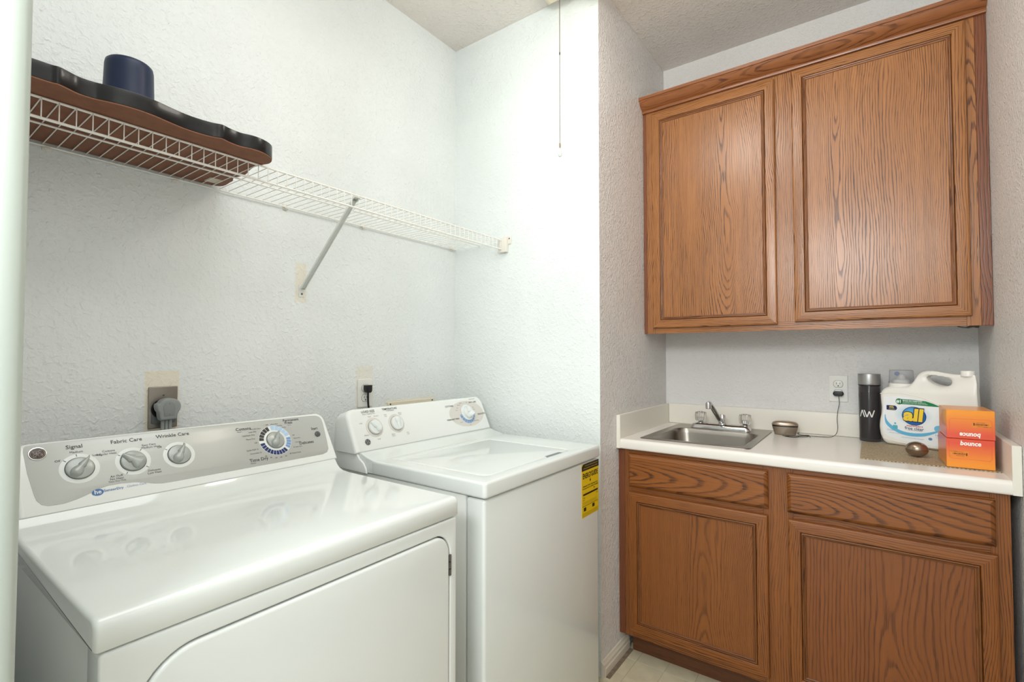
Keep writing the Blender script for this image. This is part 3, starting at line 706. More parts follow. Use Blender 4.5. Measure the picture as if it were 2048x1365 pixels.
# wavy black-edged board on the shelf
e1 = [(0.368, 0.112), (0.379, 0.150), (0.381, 0.200), (0.382, 0.222), (0.385, 0.232), (0.379, 0.247), (0.371, 0.266), (0.372, 0.290), (0.380, 0.311), (0.387, 0.335), (0.390, 0.362), (0.387, 0.392), (0.379, 0.422), (0.372, 0.455),
      (0.372, 0.487), (0.377, 0.513), (0.385, 0.531), (0.379, 0.552), (0.376, 0.578), (0.384, 0.603), (0.384, 0.628), (0.374, 0.653), (0.355, 0.671), (0.327, 0.678), (0.299, 0.671), (0.263, 0.667), (0.226, 0.672), (0.195, 0.679),
      (0.165, 0.679), (0.140, 0.672), (0.122, 0.676), (0.103, 0.683), (0.083, 0.684), (0.051, 0.687), (0.028, 0.684), (0.016, 0.670), (0.010, 0.640)]
e2 = [(0.010, 0.112), (0.030, 0.100), (0.19, 0.097), (0.345, 0.100)]
def cr(pts, k=4):
    out = []; n = len(pts)
    for i in range(n - 1):
        p0, p1, p2, p3 = [Vector((*pts[max(0, min(n - 1, j))], 0)) for j in (i - 1, i, i + 1, i + 2)]
        for q in range(k):
            t = q / k; r_ = 0.5 * ((2 * p1) + (p2 - p0) * t + (2 * p0 - 5 * p1 + 4 * p2 - p3) * t * t + (3 * p1 - p0 - 3 * p2 + p3) * t ** 3)
            out.append((r_.x, r_.y))
    out.append(pts[-1]); return out
gt = thing('wavy_board', 'wavy-edged board with gloss black rim and brown underside lying on wire shelf', 'board', (0.2, 0.39, 1.794))
pts = cr(e1) + e2
def ring_h(poly, z0, z1):
    n = len(poly); return ([(x, y, z0) for x, y in poly] + [(x, y, z1) for x, y in poly], [(i, (i + 1) % n, (i + 1) % n + n, i + n) for i in range(n)])
bm_black = M('black_lacquer', (16, 16, 17), 0.28, spec=0.4, coat=0.1, var=0.4, vscale=22, bump=0.03, bscale=60)
m = curve2d([pts], 0.0345, 0.0015, 2, onZ(1.81425))
build('rim', m, bm_black, gt, smooth=35)
def shrink(poly, k):
    cx = sum(p[0] for p in poly) / len(poly); cy = sum(p[1] for p in poly) / len(poly)
    out = []
    n = len(poly)
    for i in range(n):
        a = Vector(poly[i - 1]); b_ = Vector(poly[(i + 1) % n]); t = (b_ - a).normalized(); nrm = Vector((-t.y, t.x))
        out.append((poly[i][0] + nrm.x * k, poly[i][1] + nrm.y * k))
    return out
area_s = sum(pts[i][0] * pts[(i + 1) % len(pts)][1] - pts[(i + 1) % len(pts)][0] * pts[i][1] for i in range(len(pts)))
brown = M('brown_hardboard', (128, 84, 62), 0.75, var=0.10, vscale=30)
build('underside', curve2d([shrink(pts, 0.0006 if area_s > 0 else -0.0006)], 0.0028, 0.0004, 1, onZ(1.7958)), brown, gt, smooth=30)
m = MB()
for (yy, w_) in ((0.384, 0.004), (0.391, 0.003), (0.372, 0.006), (0.356, 0.004)):
    m.box(0.3872, yy, 1.800, 0.3896, yy + w_, 1.8022)
build('paper_label', B(0.040, 0.628, 1.7935, 0.085, 0.662, 1.7944), M('paper_label', (205, 196, 180), 0.7), gt, label='pale paper label stuck underneath')
# navy tumbler upside down on the board
cupo = (0.241, 0.384, 1.8317)
cp = thing('tumbler', 'navy blue tumbler standing upside down on the black board', 'cup', cupo)
navy = M('navy_coating', (10, 28, 60), 0.42, spec=0.45, bump=0.03, bscale=400)
build('shell', MB().lathe([(0.0440, 0.0), (0.0515, 0.0), (0.0518, 0.004), (0.0505, 0.030), (0.0500, 0.033), (0.0496, 0.036), (0.0474, 0.103), (0.0470, 0.116), (0.0455, 0.124), (0.0420, 0.1275), (0.001, 0.1280)], cupo, n=56, cap=False), navy, cp, smooth=50)
build('foot_pad', MB().lathe([(0.034, 0.1280), (0.034, 0.1292), (0.033, 0.1296)], cupo, n=40), M('navy_pad', (12, 26, 54), 0.7), cp)

# ------------------------------------------------------------ outlets on the laundry wall
o1 = thing('dryer_outlet', 'steel dryer outlet plate on wall above the dryer console', 'outlet', (0, 0.5455, 1.057))
bsteel = M('dull_steel_plate', (146, 140, 132), 0.38, metal=0.9, var=0.08, vscale=20)
pl = build('plate', curve2d([rrect(0.509, 1.057, 0.5815, 1.1755, 0.002, 2)], 0.006, 0.002, 2, onX(0.0032)), bsteel, o1, smooth=40)
build('receptacle', MB().lathe([(0.0285, 0), (0.0285, 0.006), (0.027, 0.008)], (0.006, 0.543, 1.112), (1, 0, 0), 36), M('receptacle_black', (18, 18, 18), 0.3), o1)
build('lower_flange', curve2d([rrect(0.516, 1.070, 0.576, 1.110, 0.004, 2)], 0.003, 0.001, 1, onX(0.0076)), M('flange_grey', (104, 108, 108), 0.5), o1)
build('screw', MB().lathe([(0.0028, 0), (0.0026, 0.0014), (0.0003, 0.0022)], (0.006, 0.5455, 1.151), (1, 0, 0), 12), screw_m, pl)
o2 = thing('dryer_plug', 'thick grey dryer plug hanging in the steel outlet', 'plug', (0.045, 0.541, 1.0))
pg = M('grey_rubber', (146, 151, 149), 0.55, bump=0.05, bscale=300)
cyy, czz = 0.5450, 1.1165
outl = [(cyy + a, czz + b_) for a, b_ in ((-0.0190, -0.0335), (0.0150, -0.0335), (0.0200, -0.0300), (0.0225, -0.0160), (0.0275, -0.0080), (0.0300, 0.0020), (0.0285, 0.0120), (0.0230, 0.0200), (0.0140, 0.0255), (0.0020, 0.0275), (-0.0100, 0.0262), (-0.0190, 0.0210), (-0.0235, 0.0150), (-0.0290, 0.0125), (-0.0300, 0.0040), (-0.0275, -0.0060), (-0.0235, -0.0120), (-0.0225, -0.0240))]
pb = build('plug_body', curve2d([cr(outl + outl[:1], 2)], 0.030, 0.005, 4, onX(0.0375)), pg, o2, smooth=45)
insert = [(cyy - 0.012, czz - 0.022), (cyy + 0.012, czz - 0.022), (cyy + 0.0145, czz - 0.002), (cyy + 0.0135, czz + 0.010), (cyy + 0.007, czz + 0.0165), (cyy - 0.001, czz + 0.0185), (cyy - 0.009, czz + 0.0160), (cyy - 0.014, czz + 0.008), (cyy - 0.0145, czz - 0.002)]
build('face_inset', curve2d([insert], 0.0016, 0.0006, 2, onX(0.0530)), M('grey_rubber_inset', (136, 141, 139), 0.5), pb, smooth=40)
for zz in (czz + 0.0125, czz - 0.0175): build('pin_hole', MB().lathe([(0.0009, 0), (0.0009, 0.0004)], (0.0539, cyy, zz), (1, 0, 0), 8), black, pb)
m = MB()
for dy in (-0.011, -0.002, 0.007): m.tube([(0.038, cyy + dy, czz - 0.030), (0.038, cyy + dy, 1.05), (0.050, cyy + dy, 1.0), (0.060, cyy + dy, 0.93)], 0.0046, 10, smooth=3)
build('cord', m, pg, o2, smooth=60)

def duplex(name, label, T, ci, root_loc, upper=True, lower=True):
    """duplex outlet; T maps (u, v, out)"""
    r_ = thing(name, label, 'outlet', root_loc)
    build('plate', curve2d([rrect(-0.035, -0.057, 0.035, 0.057, 0.004, 3)], 0.005, 0.0022, 3, lambda p: T(p.x, p.y, 0.0026 + p.z)), plate_w, r_, smooth=45)
    for v0, on in ((0.0195, upper), (-0.0195, lower)):
        shape = []
        for (x, y) in circ(0, v0, 0.0172, 32): shape.append((x, max(min(y, v0 + 0.0142), v0 - 0.0142)))
        build('gap_ring', curve2d([[(x * 1.06, v0 + (y - v0) * 1.06) for x, y in shape]], 0.0004, 0.0, 0, lambda p: T(p.x, p.y, 0.0053 + p.z)), dark_gap, r_, smooth=0)
        s_ = build('socket', curve2d([shape], 0.002, 0.0005, 1, lambda p: T(p.x, p.y, 0.0056 + p.z)), plate_w, r_, smooth=45)
        if on:
            m = MB()
            for (x0, h) in ((-0.0063, 0.0085), (0.0063, 0.0070)):
                mm = curve2d([rrect(x0 - 0.0009, v0 + 0.0035 - h / 2, x0 + 0.0009, v0 + 0.0035 + h / 2, 0.0002, 1)], 0.0004, 0, 0, lambda p: T(p.x, p.y, 0.0068 + p.z)); m.add(mm.v, mm.f)
            mm = curve2d([circ(0, v0 - 0.0075, 0.0026, 14)], 0.0004, 0, 0, lambda p: T(p.x, p.y, 0.0068 + p.z)); m.add(mm.v, mm.f)
            build('slots', m, black, s_, smooth=0)
    return r_
duplex('wall_outlet', 'white duplex outlet on the laundry wall behind the washing machine', lambda u, v, h: Vector((h, 1.2475 + u, 1.1125 + v)), 0, (0, 1.2475, 1.0555), upper=False)
wp = thing('washer_plug', 'black washer plug with cord dropping behind the washing machine', 'plug', (0.02, 1.249, 1.0))
q = [(1.2350, 1.1450), (1.2640, 1.1450), (1.2635, 1.1230), (1.2610, 1.1170), (1.2560, 1.1140), (1.2450, 1.1140), (1.2385, 1.1170), (1.2355, 1.1230)]
build('plug_body', curve2d([q], 0.022, 0.003, 3, onX(0.0190)), black, wp, smooth=45)
build('cord', MB().tube([(0.018, 1.2505, 1.116), (0.018, 1.2510, 1.085), (0.019, 1.2525, 1.06), (0.024, 1.254, 1.03), (0.03, 1.255, 0.95)], 0.0040, 10, smooth=4), black, wp, smooth=60)
# cream access panel behind the washer
ap = thing('access_panel', 'cream plumbing access panel mostly hidden behind the washing machine', 'panel', (0, 1.495, 0.9))
ap_m = M('cream_plate', (226, 216, 192), 0.45)
build('plate', curve2d([rrect(1.362, 0.905, 1.632, 1.0655, 0.003, 2)], 0.008, 0.003, 3, onX(0.0042)), ap_m, ap, smooth=45)
for yy in (1.3735, 1.6190): build('screw', MB().lathe([(0.0035, 0), (0.003, 0.0015), (0.0003, 0.002)], (0.0083, yy, 1.0570), (1, 0, 0), 10), M('dark_screw', (60, 50, 40), 0.5, metal=0.6) if yy < 1.5 else bpy.data.materials['dark_screw'], ap)

# ------------------------------------------------------------ cabinets
LU, DU = (174, 116, 67), (74, 38, 17)
LL, DL = (148, 87, 34), (62, 30, 11)
def mitre(cab_y, x0, x1, z0, z1, side, profile):
    """door frame member between mitred corners; profile = (inset, y)"""
    v = []; n = len(profile)
    for end in (0, 1):
        for (d_, y) in profile:
            if side == 'bottom': v.append((x0 + d_ if end == 0 else x1 - d_, y, z0 + d_))
            if side == 'top': v.append((x0 + d_ if end == 0 else x1 - d_, y, z1 - d_))
            if side == 'left': v.append((x0 + d_, y, z0 + d_ if end == 0 else z1 - d_))
            if side == 'right': v.append((x1 - d_, y, z0 + d_ if end == 0 else z1 - d_))
    f = [(i, (i + 1) % n, (i + 1) % n + n, i + n) for i in range(n)] + [tuple(range(n)), tuple(reversed(range(n, 2 * n)))]
    return MB().add(v, f)
def cab_door(root, x0, x1, z0, z1, yb, mats, panel_mat, label=None, fw=0.038, bw=0.013):
    """yb = face-frame plane; door front sits 19 mm proud"""
    yf = yb - 0.019
    pan = B(x0 + fw, yf + 0.009, z0 + fw, x1 - fw, yf + 0.014, z1 - fw)
    dr_ = build('door', pan, panel_mat, root)
    frame = [(0.0, yb - 0.0006), (0.0, yf + 0.006), (0.0012, yf + 0.0028), (0.0045, yf + 0.0006), (0.009, yf), (fw - 0.003, yf), (fw - 0.0015, yf + 0.0012), (fw, yf + 0.0062), (fw, yb - 0.0006)]
    bead = [(fw + 0.0001, yf + 0.0090), (fw + 0.0001, yf + 0.0062), (fw + 0.0012, yf + 0.0022), (fw + 0.0030, yf + 0.0008), (fw + 0.0050, yf + 0.0014), (fw + 0.0060, yf + 0.0058), (fw + 0.0072, yf + 0.0058), (fw + 0.0085, yf + 0.0040), (fw + 0.0110, yf + 0.0050), (fw + bw, yf + 0.0088), (fw + bw, yf + 0.0092)]
    for nm, sd_, mt in (('stile', 'left', mats[0]), ('stile', 'right', mats[0]), ('rail', 'top', mats[1]), ('rail', 'bottom', mats[1])):
        build(nm, mitre(yb, x0, x1, z0, z1, sd_, frame), mt, dr_, smooth=25)
        build('moulding', mitre(yb, x0, x1, z0, z1, sd_, bead), mats[2 if nm == 'stile' else 3], dr_, smooth=25)
    return dr_
ou_v = oak('oak_upper_stile', 'Z', 11, LU, DU, freq=150, cx=0.4, tilt=0.02, cath=0.2)
ou_h = oak('oak_upper_rail', 'X', 12, LU, DU, freq=150, cx=0.4, tilt=0.02, cath=0.2)
ou_vd = oak('oak_upper_bead_v', 'Z', 13, (150, 97, 58), DU, freq=150, cx=0.4, tilt=0.02, cath=0.2)
ou_hd = oak('oak_upper_bead_h', 'X', 14, (150, 97, 58), DU, freq=150, cx=0.4, tilt=0.02, cath=0.2)
# object coords are relative to the cabinet empty at x=1.388
U0 = (1.388, 2.42, 1.367)
uc = thing('upper_cabinet', 'oak wall cabinet with two framed doors and crown moulding above the sink', 'cabinet', U0)
YU = 2.263
red_v = oak('oak_red_filler', 'Z', 21, (134, 80, 52), (76, 40, 24), freq=150, cx=0.5, tilt=0.02, cath=0.2)
build('case', B(XB + 0.001, YU + 0.019, 1.395, XE - 0.001, YD - 0.001, 2.430), ou_vd, uc)
build('filler', B(XB + 0.0008, YU - 0.0005, 1.368, 0.800, YU + 0.018, 2.432, bev=0.001, seg=1), red_v, uc, label='darker reddish filler strip')
build('frame_stile', B(0.8005, YU, 1.367, 0.838, YU + 0.018, 2.440), ou_v, uc)
build('frame_stile', B(1.338, YU, 1.402, 1.432, YU + 0.018, 2.440), ou_v, uc)
build('frame_stile', B(1.925, YU, 1.367, 1.9615, YU + 0.018, 2.440), ou_v, uc)
build('filler', B(1.962, YU - 0.0008, 1.366, XE - 0.0008, YU + 0.018, 2.440, bev=0.001, seg=1), red_v, uc, label='darker reddish filler strip')
build('frame_rail', B(0.8385, YU, 1.367, 1.9245, YU + 0.018, 1.4015), ou_h, uc)
build('frame_rail', B(0.8385, YU, 2.400, 1.3375, YU + 0.018, 2.440), ou_h, uc)
build('frame_rail', B(1.4325, YU, 2.400, 1.9245, YU + 0.018, 2.440), ou_h, uc)
cab_door(uc, 0.832, 1.352, 1.392, 2.4125, YU, (ou_v, ou_h, ou_vd, ou_hd), oak('oak_upper_panel_small', 'Z', 3.3, LU, DU, freq=145, cx=-0.41, tilt=-0.060, cath=1.4))
cab_door(uc, 1.414, 1.938, 1.400, 2.4215, YU, (ou_v, ou_h, ou_vd, ou_hd), oak('oak_upper_panel_large', 'Z', 8.6, LU, DU, freq=140, cx=0.017, tilt=-0.055, cath=0.8))
crown = [(2.2625, 2.4285), (2.2510, 2.4285), (2.2490, 2.4330), (2.2490, 2.4370), (2.2530, 2.4385), (2.2530, 2.4410), (2.2480, 2.4440), (2.2380, 2.4490), (2.2270, 2.4570), (2.2180, 2.4670), (2.2130, 2.4760), (2.2085, 2.4775), (2.2070, 2.4900), (2.2625, 2.4900)]
build('crown_moulding', MB().prism(crown, 'X', XB + 0.0008, XE - 0.0008), oak('oak_crown', 'X', 31, (158, 98, 56), (84, 44, 22), freq=170, cx=1.0, tilt=0.02, cath=0.3), uc, smooth=28)
# a scrap of dark mesh poking out under the cabinet's right end
sc = MB().tube([(1.905, 2.30, 1.367), (1.925, 2.292, 1.361), (1.945, 2.30, 1.366), (1.958, 2.31, 1.364), (1.962, 2.33, 1.370)], 0.0035, 6, smooth=3, rr=[0.002, 0.004, 0.0045, 0.003])
o = build('foil_scrap', sc, M('crumpled_grey_foil', (96, 94, 88), 0.4, metal=0.5, bump=0.8, bscale=300), None)
o['label'] = 'crumpled dark foil scrap under the right end of the wall cabinet'; o['category'] = 'scrap'

# base cabinet
bl_v = oak('oak_base_stile', 'Z', 41, LL, DL, freq=150, cx=0.5, tilt=0.02, cath=0.2, rough=0.42)
bl_h = oak('oak_base_rail', 'X', 42, LL, DL, freq=150, cx=0.5, tilt=0.02, cath=0.2, rough=0.42)
bl_vd = oak('oak_base_bead_v', 'Z', 43, (136, 84, 44), DL, freq=150, cx=0.5, tilt=0.02, cath=0.2)
bl_hd = oak('oak_base_bead_h', 'X', 44, (136, 84, 44), DL, freq=150, cx=0.5, tilt=0.02, cath=0.2)
bl_red = oak('oak_base_red', 'Z', 45, (122, 68, 38), (72, 34, 16), freq=150, cx=0.5, tilt=0.02, cath=0.2, rough=0.45)
bc = thing('base_cabinet', 'oak base cabinet with two drawer fronts over two framed doors under the countertop', 'cabinet', (1.378, 2.25, 0))
YF = 1.957
build('filler', B(XB + 0.0008, YF - 0.0005, 0.100, 0.8115, YF + 0.018, 0.872), bl_red, bc, label='darker reddish filler strip')
build('frame_stile', B(0.812, YF, 0.100, 0.842, YF + 0.018, 0.872), bl_v, bc)
build('frame_stile', B(1.338, YF, 0.100, 1.432, YF + 0.018, 0.872), bl_v, bc)
build('frame_stile', B(1.928, YF, 0.100, 1.9700, YF + 0.018, 0.872), bl_v, bc)
for (z0, z1) in ((0.842, 0.872), (0.685, 0.732), (0.100, 0.140)):
    for (x0, x1) in ((0.8425, 1.3375), (1.4325, 1.9275)):
        build('frame_rail', B(x0, YF, z0, x1, YF + 0.018, z1), bl_h, bc)
build('side_panel', B(1.9520, YF + 0.0185, 0.0, 1.9695, YD - 0.002, 0.872), bl_red, bc)
build('side_panel', B(XB + 0.012, YF + 0.0185, 0.101, XB + 0.028, YD - 0.002, 0.872), bl_red, bc)
build('case_back', B(XB + 0.030, YD - 0.02, 0.1, 1.950, YD - 0.004, 0.80), bl_red, bc)
build('case_floor', B(XB + 0.030, YF + 0.02, 0.098, 1.950, YD - 0.024, 0.114), bl_red, bc)
build('toe_kick', B(XB + 0.0285, 2.031, 0.001, 1.9515, 2.045, 0.097), oak('oak_toe_kick', 'X', 52, (108, 64, 32), (56, 28, 12), freq=220, cx=1.0, tilt=0.01, cath=0.2, rough=0.5), bc)
def drawer(x0, x1, z0, z1, mt):
    yf = YF - 0.019; m = MB(); e_ = [(0, YF - 0.0006), (0, yf + 0.010), (0.003, yf + 0.006), (0.0075, yf + 0.0025), (0.012, yf)]
    v = []; f = []
    for (d_, y) in e_: v += [(x0 + d_, y, z0 + d_), (x1 - d_, y, z0 + d_), (x1 - d_, y, z1 - d_), (x0 + d_, y, z1 - d_)]
    for k in range(len(e_) - 1):
        for j in range(4): f.append((k * 4 + j, k * 4 + (j + 1) % 4, k * 4 + 4 + (j + 1) % 4, k * 4 + 4 + j))
    f += [(0, 1, 2, 3), tuple(len(v) - 4 + i for i in range(4))]
    build('drawer_front', m.add(v, f), mt, bc, smooth=20)
drawer(0.832, 1.355, 0.719, 0.855, oak('oak_drawer_a', 'X', 61, LL, DL, freq=95, cx=0.47, tilt=0.13, cath=1.5, rough=0.42))
drawer(1.415, 1.938, 0.720, 0.855, oak('oak_drawer_b', 'X', 67, LL, DL, freq=95, cx=0.435, tilt=0.12, cath=0.05, rough=0.42))
cab_door(bc, 0.832, 1.353, 0.126, 0.697, YF, (bl_v, bl_h, bl_vd, bl_hd), oak('oak_base_panel_left', 'Z', 71, (142, 84, 35), (92, 50, 20), freq=165, cx=-0.548, tilt=0.04, cath=0.9, rough=0.42))
cab_door(bc, 1.417, 1.940, 0.126, 0.697, YF, (bl_v, bl_h, bl_vd, bl_hd), oak('oak_base_panel_right', 'Z', 77, (136, 78, 32), (90, 46, 18), freq=105, cx=0.04, tilt=0.035, cath=1.1, rough=0.42))

# ------------------------------------------------------------ countertop, sink, faucet
ct = thing('countertop', 'cream laminate countertop with backsplash and two side splashes over oak cabinet', 'countertop', (1.388, 2.25, 0.873))
CY = 1.932
hole = rrect(0.885, 2.015, 1.268, 2.505, 0.04, 5)
slab = curve2d([[(XB + 0.001, CY + 0.012), (XE - 0.001, CY + 0.012), (XE - 0.001, YD - 0.001), (XB + 0.001, YD - 0.001)], hole], 0.040, 0.0, 0, onZ(0.894))
sb = build('slab', slab, laminate, ct, smooth=30)
nose = [(CY + 0.0119, 0.8735), (CY + 0.006, 0.8735), (CY + 0.002, 0.875), (CY, 0.880), (CY, 0.900), (CY + 0.0008, 0.9055), (CY + 0.0032, 0.9100), (CY + 0.0070, 0.9130), (CY + 0.0119, 0.9140)]
build('front_edge', MB().prism(nose, 'X', XB + 0.001, XE - 0.001), laminate, ct, smooth=60)
build('backsplash', B(XB + 0.019, YD - 0.0195, 0.9145, XE - 0.0215, YD - 0.001, 1.014, bev=0.004, seg=3), lam_edge, ct)
build('side_splash', B(XB + 0.001, CY - 0.001, 0.8740, XB + 0.0185, YD - 0.001, 1.013, bev=0.001, seg=1), lam_edge, ct)
build('side_splash', B(XE - 0.021, CY - 0.001, 0.8740, XE - 0.001, YD - 0.001, 1.013, bev=0.001, seg=1), lam_edge, ct)
sk = thing('sink', 'small stainless steel drop-in sink with rounded bowl set in the countertop', 'sink', (1.075, 2.255, 0.77))
def loft(rings, close_end=True):
    N = len(rings[0]); v = [p for r_ in rings for p in r_]; f = []
    for k in range(len(rings) - 1):
        for i in range(N):
            j = (i + 1) % N; f.append((k * N + i, k * N + j, (k + 1) * N + j, (k + 1) * N + i))
    if close_end: f.append(tuple(range((len(rings) - 1) * N, len(rings) * N)))
    return MB().add(v, f)
def rr3(x0, y0, x1, y1, r_, z, n=10): return [(a, b_, z) for a, b_ in rrect(x0, y0, x1, y1, r_, n)]
rim = loft([rr3(0.860, 1.990, 1.290, 2.522, 0.022, 0.9143), rr3(0.8605, 1.9905, 1.2895, 2.5215, 0.022, 0.9158), rr3(0.864, 1.994, 1.286, 2.518, 0.020, 0.9172), rr3(0.870, 2.000, 1.280, 2.512, 0.018, 0.9168),
            rr3(0.885, 2.015, 1.268, 2.402, 0.050, 0.9162), rr3(0.892, 2.022, 1.262, 2.396, 0.052, 0.9166), rr3(0.896, 2.026, 1.258, 2.392, 0.052, 0.9155)], False)
rm = build('rim', rim, steel, sk, smooth=60)
bowl = loft([rr3(0.896, 2.026, 1.258, 2.392, 0.052, 0.9155), rr3(0.899, 2.029, 1.255, 2.389, 0.052, 0.911), rr3(0.902, 2.032, 1.252, 2.386, 0.054, 0.895), rr3(0.908, 2.038, 1.246, 2.380, 0.055, 0.81),
             rr3(0.914, 2.044, 1.240, 2.374, 0.055, 0.79), rr3(0.928, 2.058, 1.226, 2.360, 0.05, 0.778), rr3(0.95, 2.08, 1.204, 2.338, 0.04, 0.774), rr3(1.03, 2.16, 1.124, 2.258, 0.02, 0.771)])
build('bowl', bowl, steel, sk, smooth=60)
build('drain', MB().lathe([(0.044, 0), (0.044, 0.003), (0.034, 0.004), (0.030, 0.001), (0.001, 0.0012)], (1.077, 2.209, 0.7712), n=32), chrome, sk)
fc = thing('faucet', 'chrome faucet with swivel spout and two clear faceted knobs behind sink', 'faucet', (1.08, 2.455, 0.917))
FYc = 2.452
base = loft([rr3(0.945, FYc - 0.026, 1.212, FYc + 0.026, 0.020, 0.9172), rr3(0.946, FYc - 0.025, 1.211, FYc + 0.025, 0.020, 0.925), rr3(0.952, FYc - 0.020, 1.205, FYc + 0.020, 0.017, 0.934), rr3(0.972, FYc - 0.014, 1.185, FYc + 0.014, 0.012, 0.940)])
build('base_plate', base, chrome, fc, smooth=50)
clear = M('clear_acrylic', (236, 234, 230), 0.03, trans=0.92, ior=1.49)
for kx in (0.990, 1.187):
    build('valve_stem', MB().lathe([(0.015, 0), (0.013, 0.005), (0.009, 0.009), (0.007, 0.012), (0.007, 0.030)], (kx, FYc, 0.9385), n=20), chrome, fc)
    n = 20; pr = [(0.020, 0.0), (0.0245, 0.004), (0.0262, 0.022), (0.0255, 0.038), (0.0225, 0.043), (0.015, 0.0445), (0.001, 0.0445)]
    v = []; f = []
    for (r_, h) in pr:
        for i in range(n):
            a = 2 * PI * i / n; q_ = r_ * (1.0 if i % 2 else 0.90); v.append((kx + q_ * math.cos(a), FYc + q_ * math.sin(a), 0.9485 + h))
    for k in range(len(pr) - 1):
        for i in range(n): f.append((k * n + i, k * n + (i + 1) % n, (k + 1) * n + (i + 1) % n, (k + 1) * n + i))
    f.append(tuple(range(n)))
    build('crystal_knob', MB().add(v, f), clear, fc, smooth=15)
    build('knob_cap', MB().lathe([(0.009, 0), (0.009, 0.0015), (0.006, 0.002)], (kx, FYc, 0.9931), n=16), chrome, fc)
build('spout_hub', MB().lathe([(0.019, 0), (0.018, 0.006), (0.0145, 0.012), (0.0145, 0.040), (0.012, 0.046), (0.001, 0.047)], (1.088, FYc, 0.9385), n=28), chrome, fc, smooth=40)
sp_ = [(1.087, 2.445, 0.952), (1.085, 2.425, 0.962), (1.079, 2.380, 0.994), (1.073, 2.335, 1.028), (1.070, 2.318, 1.041), (1.068, 2.305, 1.047), (1.068, 2.296, 1.046)]
build('spout', MB().tube(sp_, 0.011, 14, smooth=5, rr=[0.0125, 0.0120, 0.0112, 0.0105, 0.0105, 0.0110, 0.0115]), chrome, fc, smooth=60)
build('spout_tip', MB().lathe([(0.0108, 0), (0.0125, 0.002), (0.0125, 0.022), (0.0120, 0.024), (0.009, 0.029)], (1.067, 2.292, 1.025), n=24), chrome, fc, smooth=40)

# outlet over the counter, black charger in its lower socket with a thin cord
duplex('counter_outlet', 'white duplex outlet on the sink wall above the countertop', lambda u, v, h: Vector((1.5415 + u, YD - h, 1.1195 + v)), 0, (1.5415, YD, 1.0625), lower=False)
cg = thing('charger_plug', 'flat black charger plug with thin cord trailing over the countertop', 'charger', (1.541, 2.55, 1.08))
build('plug_body', curve2d([rrect(1.5225, 1.0885, 1.5615, 1.1085, 0.0095, 6)], 0.020, 0.004, 3, lambda p: Vector((p.x, YD - 0.0185 + p.z, p.y))), black, cg, smooth=45)
cord = [(1.5435, 2.546, 1.0900), (1.5445, 2.541, 1.075), (1.5455, 2.536, 1.055), (1.5400, 2.530, 1.025), (1.5370, 2.525, 0.990), (1.5390, 2.515, 0.955), (1.5340, 2.505, 0.930), (1.5180, 2.490, 0.9175), (1.485, 2.478, 0.9160), (1.450, 2.472, 0.9160),
        (1.425, 2.468, 0.9160), (1.405, 2.452, 0.9160), (1.400, 2.425, 0.9160), (1.390, 2.405, 0.9160), (1.372, 2.402, 0.9160), (1.352, 2.412, 0.9160), (1.342, 2.420, 0.9160)]
build('cord', MB().tube(cord, 0.0012, 7, smooth=5), black, cg, smooth=60)
loop = [(1.4000, 2.474, 0.926), (1.395, 2.470, 0.921), (1.410, 2.474, 0.9165), (1.428, 2.482, 0.9165), (1.437, 2.470, 0.9165), (1.430, 2.440, 0.9165), (1.410, 2.405, 0.9180), (1.388, 2.390, 0.9165), (1.365, 2.393, 0.9165), (1.350, 2.408, 0.9165), (1.362, 2.415, 0.9165), (1.385, 2.422, 0.9180), (1.410, 2.445, 0.9180), (1.435, 2.470, 0.9180), (1.442, 2.455, 0.9165), (1.444, 2.430, 0.9165)]
build('cord', MB().tube(loop, 0.0012, 7, smooth=5), black, cg, smooth=60)

champ = M('champagne_metallic', (178, 160, 142), 0.32, metal=0.75, coat=0.3)
champ_d = M('champagne_lower', (152, 138, 122), 0.38, metal=0.6)
def superell(c, a, b, h, z0, prof, n=36, pw=2.6, rz=0.0):
    rings = []
    for (k, z) in prof:
        ring = []
        for i in range(n):
            t = 2 * PI * i / n; cx = abs(math.cos(t)) ** (2 / pw) * (1 if math.cos(t) >= 0 else -1); sy = abs(math.sin(t)) ** (2 / pw) * (1 if math.sin(t) >= 0 else -1)
            x = a * k * cx; y = b * k * sy
            ring.append((c[0] + x * math.cos(rz) - y * math.sin(rz), c[1] + x * math.sin(rz) + y * math.cos(rz), z0 + z * h))
        rings.append(ring)
    return loft(rings)
cc = (1.347, 2.462)
cs = thing('charging_case', 'champagne metallic gadget case with dark gap at lid beside the sink', 'gadget', (cc[0], cc[1], 0.9145), 0)
build('base', superell(cc, 0.0515, 0.026, 1.0, 0.9147, [(0.76, 0.0), (0.80, 0.001), (0.83, 0.008), (0.95, 0.028), (0.985, 0.036)], rz=0.12), champ_d, cs, smooth=50)
build('gap_band', superell(cc, 0.0515, 0.026, 1.0, 0.9147, [(0.93, 0.033), (0.985, 0.0362), (0.985, 0.0435), (0.93, 0.045)], rz=0.12), black, cs, smooth=50)
build('lid', superell(cc, 0.0515, 0.026, 1.0, 0.9147, [(1.0, 0.0415), (1.02, 0.0440), (0.99, 0.049), (0.93, 0.0535), (0.76, 0.0580), (0.40, 0.0605), (0.02, 0.0610)], rz=0.12), champ, cs, smooth=60)

